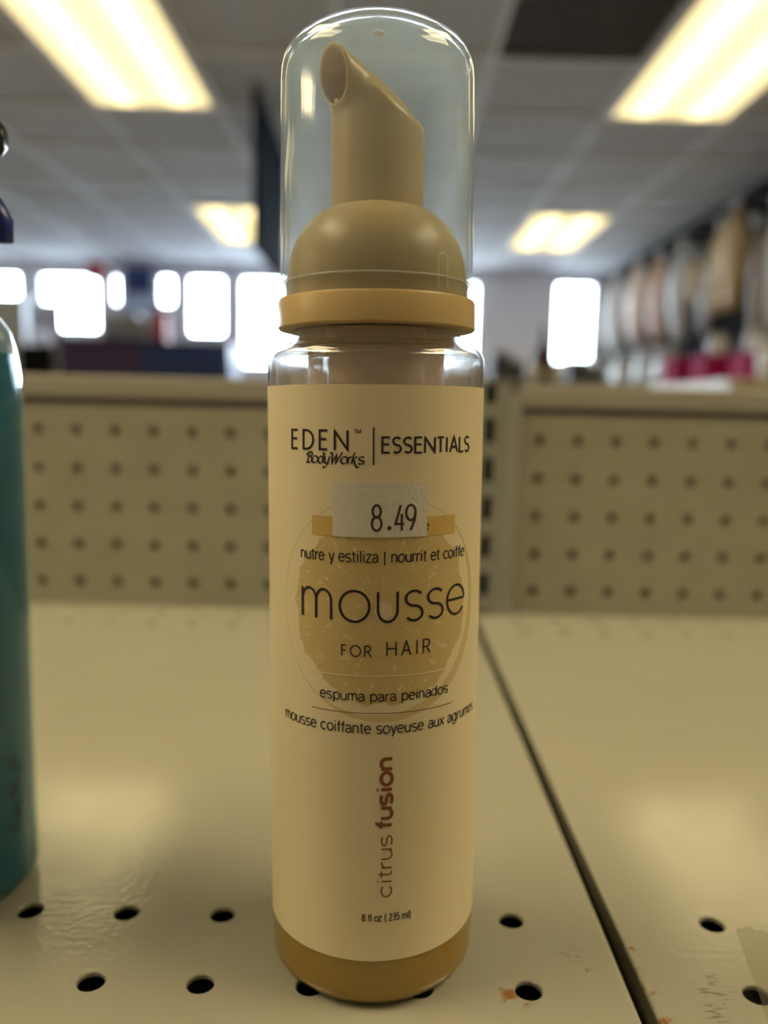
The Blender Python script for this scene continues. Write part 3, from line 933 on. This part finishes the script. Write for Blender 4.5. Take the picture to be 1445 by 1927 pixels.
# --- actuator with spout: signed-distance solid, meshed with surface nets (inches, bottle frame)
AZ = math.radians(54)
dv = np.array([-math.sin(AZ), -math.cos(AZ)]); wv = np.array([math.cos(AZ), -math.sin(AZ)])
def smin(a, b_, k):
    h = np.clip(.5 + .5 * (b_ - a) / k, 0, 1)
    return b_ * (1 - h) + a * h - k * h * (1 - h)
def smax(a, b_, k): return -smin(-a, -b_, k)
def uneven(w_, z_, zl, rl, zt, rt_):
    """2-D hull of two discs (bottom zl/rl, top zt/rt) on the w=0 line"""
    h = np.maximum(zt - zl, 1e-4)
    p0 = np.abs(w_); p1 = z_ - zl
    bb = np.clip((rl - rt_) / h, -.98, .98); aa = np.sqrt(1 - bb * bb)
    k = -bb * p0 + aa * p1
    d1 = np.hypot(p0, p1) - rl
    d2 = np.hypot(p0, p1 - h) - rt_
    d3 = p0 * aa + p1 * bb - rl
    return np.where(k < 0, d1, np.where(k > aa * h, d2, d3))
def actuator(x, y, z):
    rho = x * dv[0] + y * dv[1]; w_ = x * wv[0] + y * wv[1]
    cyl = np.hypot(x, y) - .410
    top1 = (z - (7.745 + .83 * (.37 - x) + .36 * y)) / math.sqrt(1 + .82)
    top2 = (z - (8.10 - .60 * rho)) / math.sqrt(1 + .36)
    body = smax(smax(cyl, top1, .06), top2, .08)
    t = np.clip((rho + .12) / .60, 0, 1.2)
    zt = 7.70 + (8.040 - 7.70) * t; rt_ = .27 + (.222 - .27) * t
    zl = 7.46 + (7.900 - 7.46) * t; rl = .15 + (.070 - .15) * t
    sp_ = uneven(w_, z, zl, rl, zt, rt_)
    tip = (rho - (.475 + .16 * (z - 8.08)))
    sp_ = smax(smax(sp_, tip, .018), -(rho + .14), .05)
    d = smin(body, sp_, .055)
    hole = uneven(w_, z, zl + .030, np.maximum(rl - .030, .03), zt - .012, rt_ - .040)
    hole = smax(hole, -(rho - .10), .05)
    d = smax(d, -hole, .012)
    return smax(d, 6.95 - z, .004)
def surface_nets(fun, lo, hi, h):
    ax = [np.arange(lo[k], hi[k] + h, h) for k in range(3)]
    X, Y, Z = np.meshgrid(*ax, indexing='ij')
    Fv = fun(X, Y, Z)
    s = Fv < 0
    n0, n1, n2 = Fv.shape
    acc = np.zeros((n0 - 1, n1 - 1, n2 - 1, 3)); cnt = np.zeros((n0 - 1, n1 - 1, n2 - 1))
    cr = [(i_, j_, k_) for i_ in (0, 1) for j_ in (0, 1) for k_ in (0, 1)]
    sl = lambda c: (slice(c[0], n0 - 1 + c[0]), slice(c[1], n1 - 1 + c[1]), slice(c[2], n2 - 1 + c[2]))
    for a in cr:
        for d in range(3):
            if a[d]: continue
            b_ = list(a); b_[d] = 1
            fa, fb = Fv[sl(a)], Fv[sl(b_)]
            m_ = (fa < 0) != (fb < 0)
            t = np.where(m_, fa / np.where(m_, fa - fb, 1), 0)
            for q in range(3):
                acc[..., q] += np.where(m_, a[q] + (t if q == d else 0), 0)
            cnt += m_
    idx = -np.ones(cnt.shape, int)
    on = cnt > 0
    idx[on] = np.arange(on.sum())
    ijk = np.argwhere(on)
    verts = (ijk + acc[on] / cnt[on][:, None]) * h + np.array([a[0] for a in ax])
    faces = []
    for d in range(3):
        e1, e2 = [(1, 2), (2, 0), (0, 1)][d]
        A = np.take(s, range(0, s.shape[d] - 1), d); B = np.take(s, range(1, s.shape[d]), d)
        E = np.argwhere(A != B)
        for e in E:
            if e[e1] == 0 or e[e2] == 0 or e[e1] >= cnt.shape[e1] or e[e2] >= cnt.shape[e2]: continue
            c = [list(e) for _ in range(4)]
            c[1][e1] -= 1; c[2][e1] -= 1; c[2][e2] -= 1; c[3][e2] -= 1
            q = [int(idx[tuple(p)]) for p in c]
            if s[tuple(e)]: faces.append(q)
            else: faces.append(q[::-1])
    return verts, faces
v, f = surface_nets(actuator, (-.62, -.62, 6.90), (.50, .50, 8.46), .0130)
act = mesh('pump_spout', v, f, M_TAN, bottle, s=I, sm=True)
sm_ = act.modifiers.new('smooth', 'SMOOTH'); sm_.factor = .5; sm_.iterations = 3

# --- clear overcap: outer and inner wall
op = [(.861, 6.195), (.858, 6.6), (.848, 7.5), (.842, 8.02)]
crown = [(.838, 8.12), (.826, 8.185), (.802, 8.245), (.752, 8.305), (.68, 8.362), (.59, 8.415), (.48, 8.464), (.35, 8.508), (.20, 8.538), (0, 8.548)]
ip = [(0, 8.478), (.20, 8.470), (.35, 8.442), (.48, 8.400), (.59, 8.352), (.68, 8.300), (.745, 8.245), (.785, 8.18), (.800, 8.10), (.804, 8.02), (.810, 7.5), (.822, 6.6), (.826, 6.195), (.861, 6.195)]
cap = lathe('overcap', op + crown + ip, M_CAP, bottle, n=128, angle=1.0)
gm = lathe('gate_mark', [(0, 8.474), (.05, 8.472), (.056, 8.466), (.05, 8.460), (0, 8.458)], mat('milky_nub', (.8, .8, .75), .4), cap, n=20)
path = []
for k in range(19):
    t = k / 18
    if t < .4: u_, z_ = .0, 6.24 + (t / .4) * .22
    elif t < .6:
        a = PI - (t - .4) / .2 * PI
        u_, z_ = .055 + .055 * math.cos(a), 6.46 + .06 * math.sin(a)
    else: u_, z_ = .11, 6.46 - (t - .6) / .4 * .22
    th = math.radians(38) + u_ / .83
    path.append((.83 * math.sin(th), -.83 * math.cos(th), z_))
v, f = tube(path, .0055, 6)
mesh('vent_rib', v, f, clear_plastic('rib_plastic', (.97, .97, .95), .5, .05), cap, s=I, sm=True)

lip = [(.832 + .006 * math.cos(a), 6.335 + .006 * math.sin(a)) for a in [2 * PI * k / 8 for k in range(9)]]
lathe('inner_lip', lip, clear_plastic('lip_plastic', (.97, .97, .95), .45, .05), cap, n=96, angle=3)
# --- neck insert and dip tube seen through the clear shoulder
ins = [(.700, 5.92), (.700, 5.80), (.618, 5.78), (.615, 5.0), (.59, 4.72), (0, 4.72)]
lathe('pump_housing', ins, M_INSERT, bottle, n=96, angle=.5)
lathe('dip_tube', [(.07, 4.72), (.07, .25), (0, .25)], M_INSERT, bottle, n=16)
# droplets clinging inside the shoulder
mb = MB()
for k in range(120):
    th = rng.uniform(-1.45, 1.45); z_ = rng.uniform(5.40, 5.70); r_ = rng.uniform(.007, .016) * (1.6 if rng.random() < .12 else 1)
    c = Vector(((BR - .022) * math.sin(th), -(BR - .022) * math.cos(th), z_))
    nrm = Vector((math.sin(th), -math.cos(th), 0)); tan_ = Vector((math.cos(th), math.sin(th), 0)); upv = Vector((0, 0, 1))
    vv, ff = [], []
    for i_ in range(4):
        ph = PI / 2 * i_ / 3
        for j_ in range(8):
            a = 2 * PI * j_ / 8
            vv.append(tuple(c + (tan_ * math.cos(a) + upv * math.sin(a) * 1.35) * r_ * math.cos(ph) - nrm * r_ * .7 * math.sin(ph)))
    for i_ in range(3):
        for j_ in range(8):
            ff.append((i_ * 8 + j_, i_ * 8 + (j_ + 1) % 8, i_ * 8 + 8 + (j_ + 1) % 8, i_ * 8 + 8 + j_))
    mb.add(vv, ff)
M_DROP = clear_plastic('droplet', (1.0, 1.0, 1.0), .0, .02, ior=1.5)
dr = mb.build('droplets', M_DROP, bottle, sc=I, sm=True); dr['kind'] = 'stuff'

# ================================================================== TEAL SPRAY BOTTLE (left edge)
TX, TY, TR = -4.80, 8.20, 1.05
sb = empty('spray_bottle', (TX * I, TY * I, Z0 + .0002), 'teal spray bottle cut off by the left photo edge', 'bottle')
M_TEALSHELL = clear_plastic('teal_clear_shell', (.80, .93, .95), .10, .06, haze_col=(.55, .75, .80))
M_TEAL = mat('teal_liquid', (0.014, 0.13, 0.21), 0.12, noise=0.05, nscale=10, sss=0.1)
M_BLUE = mat('blue_sprayer_plastic', (0.015, 0.03, 0.22), 0.3)
M_BLK = mat('black_gloss', (0.01, 0.012, 0.016), 0.12)
prof = [(0, .05), (.8, .0)] + arc_pts(TR - .16, .16, .16, -80, 0, 7) + [(TR, .4), (TR, 5.25), (1.04, 5.45)] + \
       [(1.02, 5.62), (.985, 5.80), (.93, 5.97), (.84, 6.10), (.70, 6.20), (.56, 6.28), (.48, 6.38), (.45, 6.5), (.45, 6.62)]
lathe('bottle_body', prof, M_TEALSHELL, sb, n=96)
lathe('liquid', [(0, .09), (.8, .05)] + arc_pts(.865, .17, .15, -80, 0, 6) + [(1.015, .4), (1.015, 5.2), (1.0, 5.5), (.965, 5.72), (0, 5.72)], M_TEAL, sb, n=96)
lathe('sprayer_collar', [(.46, 6.36), (.60, 6.36), (.61, 6.40), (.61, 6.78), (.55, 6.84), (.2, 6.86)], M_BLUE, sb, n=40, angle=.5)
mb = MB(); mb.box(-.75, .62, -.30, .30, 7.35, 8.02); mb.box(-.34, .34, -.26, .26, 6.84, 7.36)
mb.build('sprayer_head', M_BLUE, sb, sc=I, bevel=.1 * I)
v, f = tube([(.60, 0, 7.80), (.82, 0, 7.80), (.95, 0, 7.80), (1.02, 0, 7.80)], [.22, .22, .20, .12], 16)
mesh('nozzle', v, f, M_BLK, sb, s=I, sm=True, angle=.8)
v, f = tube([(.50, 0, 7.40), (.72, 0, 7.30), (.90, 0, 7.15), (1.00, 0, 6.98), (1.02, 0, 6.80)], [.10, .11, .11, .10, .07], 10)
mesh('trigger', v, f, M_BLUE, sb, s=I, sm=True)
M_FAINT = mat('violet_faint_ink', (.02, .03, .09), .6)
def print_ring(mb, th, z0, z1, r_):
    for q in range(3):
        a0 = th + q * .035
        vv = [((r_) * math.sin(a), -(r_) * math.cos(a), z) for a in (a0, a0 + .018) for z in (z0, z1)]
        mb.add(vv, [(0, 2, 3, 1)])
mb = MB()
for q in range(7): print_ring(mb, 1.30 + .03 * (q % 3), .75 + q * .12, .82 + q * .12 + .03 * (q % 2), TR + .003)
mb.build('side_print', M_FAINT, sb, sc=I)

# ================================================================== BACKGROUND OF THE SHOP (metres)
def thing_box(name, x0, x1, y0, y1, z0, z1, m, label, cat, group=None, bevel=.01):
    mb = MB(); mb.box(x0 - (x0 + x1) / 2, x1 - (x0 + x1) / 2, y0 - (y0 + y1) / 2, y1 - (y0 + y1) / 2, 0, z1 - z0)
    o = mb.build(name, m, None, ((x0 + x1) / 2, (y0 + y1) / 2, z0), bevel=bevel)
    return tag(o, label, cat, group)
# hanging banner
ban = empty('hanging_banner', (-.585, 4.15, 2.10), 'dark navy banner hanging edge-on from the ceiling left of the cap', 'banner')
mb = MB(); mb.box(-.015, .015, -.47, .50, 0, .66); mb.build('banner_cloth', mat('banner_navy', (.008, .016, .035), .95, noise=.1, spec=.05), ban)
mb = MB(); mb.box(-.022, .022, -.48, .51, .66, .694); mb.build('banner_rail', M_POST, ban)

# tall display units before the windows
def display_unit(x0, x1, y0, y1, h, m, label, shelves=4, trim=None):
    r = empty('display_unit', ((x0 + x1) / 2, (y0 + y1) / 2, 0), label, 'display unit')
    hx, hy = (x1 - x0) / 2, (y1 - y0) / 2
    t = .03
    for s_ in (-1, 1):
        mb = MB(); mb.box(s_ * hx - (t if s_ > 0 else 0), s_ * hx + (t if s_ < 0 else 0), -hy, hy, 0, h); mb.build('side_panel', m, r)
    mb = MB(); mb.box(-hx + t, hx - t, hy - t, hy, 0, h); mb.build('back_panel', m, r)
    for k in range(shelves):
        z = .10 + (h - .13) * k / (shelves - 1)
        mb = MB(); mb.box(-hx + t, hx - t, -hy, hy - t, z, z + .03); mb.build('shelf_board', m, r)
    mb = MB(); mb.box(-hx + t, hx - t, -hy, -hy + .02, h - .30, h); mb.build('header_board', trim or m, r)
    return r
M_DKRED = mat('dark_wine_board', (.06, .03, .10), .5)
display_unit(-2.52, -1.86, 6.3, 6.8, 1.90, M_NAVY, 'dark display unit with purplish header board, left of the navy one', trim=M_DKRED)
display_unit(-1.85, -1.20, 6.3, 6.8, 1.88, M_NAVY, 'dark navy display unit before the windows, nearest the pump bottle')
display_unit(-2.86, -2.63, 6.35, 6.75, 1.84, M_BLACK, 'narrow black display unit beside the pale column')
r = empty('white_column', (-2.575, 6.5, 0), 'slim pale column between the dark display units', 'column')
M_PALEW = mat('pale_paint', (.55, .56, .60), .6)
mb = MB(); mb.box(-.055, .055, -.055, .055, .08, 1.93); mb.build('shaft', M_PALEW, r)
mb = MB(); mb.box(-.075, .075, -.075, .075, 0, .08); mb.build('plinth', M_PALEW, r)
mb = MB(); mb.box(-.07, .07, -.07, .07, 1.93, 1.96); mb.build('capital', M_PALEW, r)
r = empty('partition_wall_screen', (-3.08, 6.5, 0), 'white partition screen behind the teal bottle', 'partition')
mb = MB(); mb.box(-.36, .20, -.02, .02, .05, 2.22); mb.build('screen_panel', M_PALEW, r)
mb = MB(); mb.box(-.38, -.36, -.03, .03, 0, 2.24); mb.build('screen_post', M_FRAME, r)
mb = MB(); mb.box(.20, .22, -.03, .03, 0, 2.24); mb.build('screen_post', M_FRAME, r)
# red hanging sign
M_RED = mat('red_sign', (.62, .02, .04), .5)
r = empty('red_sign', (-2.30, 6.5, 2.36), 'small red sign hanging below the ceiling over the display units', 'sign')
mb = MB(); mb.box(-.065, .065, -.012, .012, 0, .13); mb.build('sign_board', M_RED, r)
for s_ in (-.05, .05):
    mb = MB(); mb.box(s_ - .002, s_ + .002, -.002, .002, .13, .436); mb.build('hanging_wire', M_POST, r)
# signs on the window wall
r = empty('window_sign', (-2.467, 8.17, 2.30), 'dark blue sign with pale lower board between two bright windows', 'sign')
mb = MB(); mb.box(-.135, .135, -.02, .025, .21, .45); mb.build('dark_board', M_NAVY, r)
mb = MB(); mb.box(-.135, .135, -.02, .025, 0, .18); mb.build('pale_board', mat('pale_blue_board', (.45, .55, .72), .5), r)
r = empty('window_poster', (-3.40, 8.15, 2.10), 'grey poster covering the lower left of the second window', 'poster')
mb = MB(); mb.box(-.12, .17, -.006, .006, 0, .27); mb.build('poster_sheet', mat('grey_poster', (.42, .43, .46), .6), r)
mb = MB(); mb.box(-.13, .18, -.01, .01, .27, .29); mb.build('poster_rail', M_FRAME, r)
# goods on the display units
M_GREYB = mat('grey_carton', (.35, .36, .40), .6)
for k, (x, w_, h_) in enumerate(((-2.16, .13, .18), (-2.02, .13, .20), (-1.90, .09, .17))):
    r = empty('carton', (x, 6.5, 1.90 if x < -1.86 else 1.88), ['grey carton on the display unit, leftmost of three', 'grey carton on the display unit, middle of three', 'grey carton on the display unit, beside the red bag'][k], 'carton', 'grey cartons on the display units')
    mb = MB(); mb.box(-w_ / 2, w_ / 2, -.08, .08, 0, h_); mb.build('carton_box', M_GREYB, r, bevel=.004)
    mb = MB(); mb.box(-w_ / 2 - .003, w_ / 2 + .003, -.082, .082, h_ - .03, h_ + .004); mb.build('carton_lid', M_PALEW, r)
r = empty('red_bag', (-1.79, 6.5, 1.88), 'red bag standing on the display unit before the windows', 'bag')
v = [(-.06, -.04, 0), (.06, -.04, 0), (.06, .04, 0), (-.06, .04, 0), (-.05, -.03, .2), (.05, -.03, .2), (.05, .03, .2), (-.05, .03, .2), (-.045, -.004, .26), (.045, -.004, .26), (.045, .004, .26), (-.045, .004, .26)]
f = [(3, 2, 1, 0), (0, 1, 5, 4), (1, 2, 6, 5), (2, 3, 7, 6), (3, 0, 4, 7), (4, 5, 9, 8), (5, 6, 10, 9), (6, 7, 11, 10), (7, 4, 8, 11), (8, 9, 10, 11)]
mesh('bag_body', v, f, mat('red_bag', (.45, .04, .05), .5), r)
v, f = tube([(-.025, 0, .25), (-.025, 0, .30), (0, 0, .325), (.025, 0, .30), (.025, 0, .25)], .005, 6)
mesh('bag_handle', v, f, M_RED, r, sm=True)

# ---- right wall: black slatwall with hanging hair bundles
sw = empty('slatwall', (2.215, 5.9, 0), 'black slatted wall board behind the hanging hair bundles', 'wall board')
for k in range(18):
    z = .25 + k * .14
    mb = MB(); mb.box(-.02, .02, -2.0, 2.25, z, z + .125); mb.build('slat', M_BLACK, sw)
mb = MB(); mb.box(.0, .024, -2.0, 2.25, .0, 2.78); mb.build('backing', M_BLACK, sw)
def hair_bundle(y, zt, zb_, width, col, label, sway=0.0):
    r = empty('hair_bundle', (2.05, y, zb_), label, 'hair bundle', 'hair bundles hanging on the right wall')
    m = mat('hair_' + '_'.join('%02d' % int(c * 99) for c in col), col, .35, noise=.25, nscale=60, spec=.6)
    L_ = zt - zb_
    width *= .82
    nseg, nr = 14, 36
    v, f = [], []
    for i_ in range(nseg + 1):
        t = i_ / nseg
        prof_ = (.35 + .65 * min(1, t * 3.5)) * (1 - .55 * max(0, (t - .55) / .45) ** 2)
        cx = sway * math.sin(t * 2.4) ; cz = L_ * (1 - t)
        for j_ in range(nr):
            a = 2 * PI * j_ / nr
            rip = 1 + .16 * math.sin(9 * a + 3 * math.sin(t * 4)) + .05 * math.sin(17 * a)
            v.append((math.cos(a) * width * .42 * prof_ * rip, cx + math.sin(a) * width * .5 * prof_ * rip, cz))
    for i_ in range(nseg):
        for j_ in range(nr):
            j2 = (j_ + 1) % nr
            f.append((i_ * nr + j_, i_ * nr + nr + j_, i_ * nr + nr + j2, i_ * nr + j2))
    f += [tuple(range(nr)), tuple(range(nseg * nr, nseg * nr + nr))[::-1]]
    mesh('strands', v, f, m, r, sm=True)
    mb = MB(); mb.box(-.02, .02, -width * .3, width * .3, L_ - .01, L_ + .05); mb.build('header_clip', M_POST, r)
    v, f = tube([(-.0, 0, L_ + .045), (.06, 0, L_ + .055), (.1445, 0, L_ + .055)], .005, 6)
    mesh('hook', v, f, M_FRAME, r, sm=True)
    return r
PW, BLD = (.88, .92, 1.0), (.80, .62, .36)
hair_bundle(7.25, 2.62, 1.95, .26, PW, 'silver white hair bundle nearest the right window')
hair_bundle(6.62, 2.60, 1.97, .24, (.95, .86, .90), 'pinkish white hair bundle, second from the right window')
hair_bundle(6.12, 2.56, 1.95, .20, (.85, .62, .52), 'peach hair bundle, third from the right window')
hair_bundle(5.68, 2.56, 1.92, .21, PW, 'icy white hair bundle between the peach and blond ones')
hair_bundle(5.43, 2.45, 2.15, .12, BLD, 'short blond hair bundle beside the icy white one')
hair_bundle(5.24, 2.28, 1.92, .10, (.70, .70, .80), 'thin ash grey hair bundle under the blond ones')
hair_bundle(5.05, 2.55, 2.03, .16, BLD, 'long golden blond hair bundle, left of the longest one')
hair_bundle(4.85, 2.61, 2.03, .17, (.85, .66, .40), 'longest golden blond hair bundle reaching up near the ceiling')
hair_bundle(4.58, 2.46, 1.80, .10, (.40, .33, .27), 'thin brown grey hair bundle nearest the right photo edge', sway=-.06)
hair_bundle(4.36, 2.52, 1.85, .10, (.85, .83, .82), 'pale hair bundle at the right photo edge', sway=-.04)

# ---- wall shelf with boxes and jars
M_SHELFW = mat('pale_tan_shelf', (.60, .52, .38), .5)
ws = empty('wall_shelf', (1.88, 5.3, 1.50), 'long pale tan shelf on the right wall, carrying boxes and round jars', 'shelf')
mb = MB(); mb.box(-.36, .305, -1.75, 2.6, 0, .06); mb.build('shelf_board', M_SHELFW, ws)
for yy in (-1.5, 0, 1.5, 2.4):
    v = [(.305, yy - .015, 0), (-.2, yy - .015, 0), (.305, yy - .015, -.3), (.305, yy + .015, 0), (-.2, yy + .015, 0), (.305, yy + .015, -.3)]
    mesh('bracket', v, [(0, 1, 2), (5, 4, 3), (0, 3, 4, 1), (1, 4, 5, 2), (2, 5, 3, 0)], M_POST, ws)
ZS = 1.56
M_MAG = mat('magenta_carton', (.36, .012, .09), .8, spec=.15)
for k, (x, y, w_, h_) in enumerate(((1.75, 4.72, .18, .165), (1.75, 4.28, .18, .15), (1.75, 3.86, .12, .135))):
    r = empty('magenta_box', (x, y, ZS), ['magenta box on the wall shelf, leftmost of three', 'magenta box on the wall shelf, middle of three', 'magenta box on the wall shelf, smallest, at the right'][k], 'box', 'magenta boxes on the wall shelf')
    mb = MB(); mb.box(-w_ / 2, w_ / 2, -.09, .09, 0, h_); mb.build('box_body', M_MAG, r, bevel=.004)
    mb = MB(); mb.box(-w_ / 2 - .003, w_ / 2 + .003, -.093, .093, h_ - .02, h_ + .003); mb.build('box_lid', mat('wine_lid', (.34, .02, .10), .8, spec=.15), r)
M_JAR = mat('white_jar', (.80, .82, .88), .3)
def jar(x, y, z, rad, h_, label):
    r = empty('jar', (x, y, z), label, 'jar', 'white jars on the wall shelf')
    lathe('jar_body', [(0, 0), (rad * .8, 0), (rad, h_ * .15), (rad, h_ * .62), (rad * .8, h_ * .75)], M_JAR, r, s=1, n=20)
    lathe('jar_lid', [(rad * .86, h_ * .70), (rad * .9, h_ * .74), (rad * .86, h_ * .96), (rad * .6, h_), (0, h_)], M_PALEW, r, s=1, n=20)
for k, (y, rad, h_) in enumerate(((7.3, .10, .26), (6.75, .10, .26), (6.25, .10, .29), (5.72, .09, .31), (5.3, .09, .28))):
    jar(1.86, y, ZS, rad, h_, ['white round jar farthest along the wall shelf', 'white round jar, second farthest on the wall shelf', 'white round jar in the middle of the wall shelf', 'tall white jar left of the magenta boxes', 'white jar just behind the leftmost magenta box'][k])
for k, (x, y, z, rad) in enumerate(((1.76, 4.28, ZS + .153, .055), (1.755, 3.86, ZS + .138, .042))):
    jar(x, y, z, rad, .11, ['bright round white jar standing on the middle magenta box', 'round white jar standing on the smallest magenta box'][k])
jar(1.73, 3.66, ZS, .04, .20, 'tall white jar at the right photo edge of the wall shelf')

# ---- low table island behind the right pegboard panel: vase and small goods
isl = empty('display_table', (.62, 3.25, 0), 'dark display table behind the pegboard carrying the vase', 'table')
mb = MB(); mb.box(-.30, .38, -.22, .22, 1.47, 1.51); mb.build('table_top', M_POST, isl)
for sx_ in (-.27, .35):
    for sy_ in (-.19, .19):
        mb = MB(); mb.box(sx_ - .02, sx_ + .02, sy_ - .02, sy_ + .02, 0, 1.47); mb.build('leg', M_POST, isl)
ZT = 1.51
M_WINE = mat('maroon_glaze', (.055, .02, .03), .35)
o = lathe('vase', [(0, 0), (.028, 0), (.036, .01), (.046, .06), (.044, .10), (.026, .135), (.012, .165), (.011, .20), (.016, .215), (.010, .215), (.008, .19), (0, .15)], M_WINE, None, (.626, 3.2, ZT), s=1, n=28)
tag(o, 'dark maroon vase with thin neck left of the right window', 'vase')
M_PEARL = mat('pearl_gloss', (.75, .68, .58), .2)
for k, x in enumerate((.585, .668)):
    r = empty('glass_ball', (x, 3.13, ZT), ['pale shiny ball ornament left of the maroon vase', 'pale shiny ball ornament right of the maroon vase'][k], 'ornament', 'ball ornaments on the display table')
    lathe('ball', [(0, .006)] + arc_pts(0, .034, .028, -80, 80, 10) + [(0, .062)], M_PEARL, r, s=1, n=20)
    lathe('stand', [(0, 0), (.016, 0), (.016, .005), (.010, .009), (0, .009)], M_POST, r, s=1, n=16)
M_SLATE = mat('slate_carton', (.05, .06, .08), .6)
for k, (x, y, w_, h_) in enumerate(((.46, 3.22, .07, .115), (.525, 3.24, .06, .085), (.755, 3.2, .07, .09), (.83, 3.2, .07, .065))):
    r = empty('dark_carton', (x, y, ZT), ['tallest dark carton just right of the pump bottle', 'dark carton between the tallest one and the vase', 'dark carton right of the maroon vase', 'low dark carton farthest right on the display table'][k], 'carton', 'dark cartons on the display table')
    mb = MB(); mb.box(-w_ / 2, w_ / 2, -.05, .05, 0, h_); mb.build('carton_box', M_SLATE, r, bevel=.003)
    mb = MB(); mb.box(-w_ / 2 - .002, w_ / 2 + .002, -.052, .052, h_ - .015, h_ + .002); mb.build('carton_lid', M_GREYB, r)
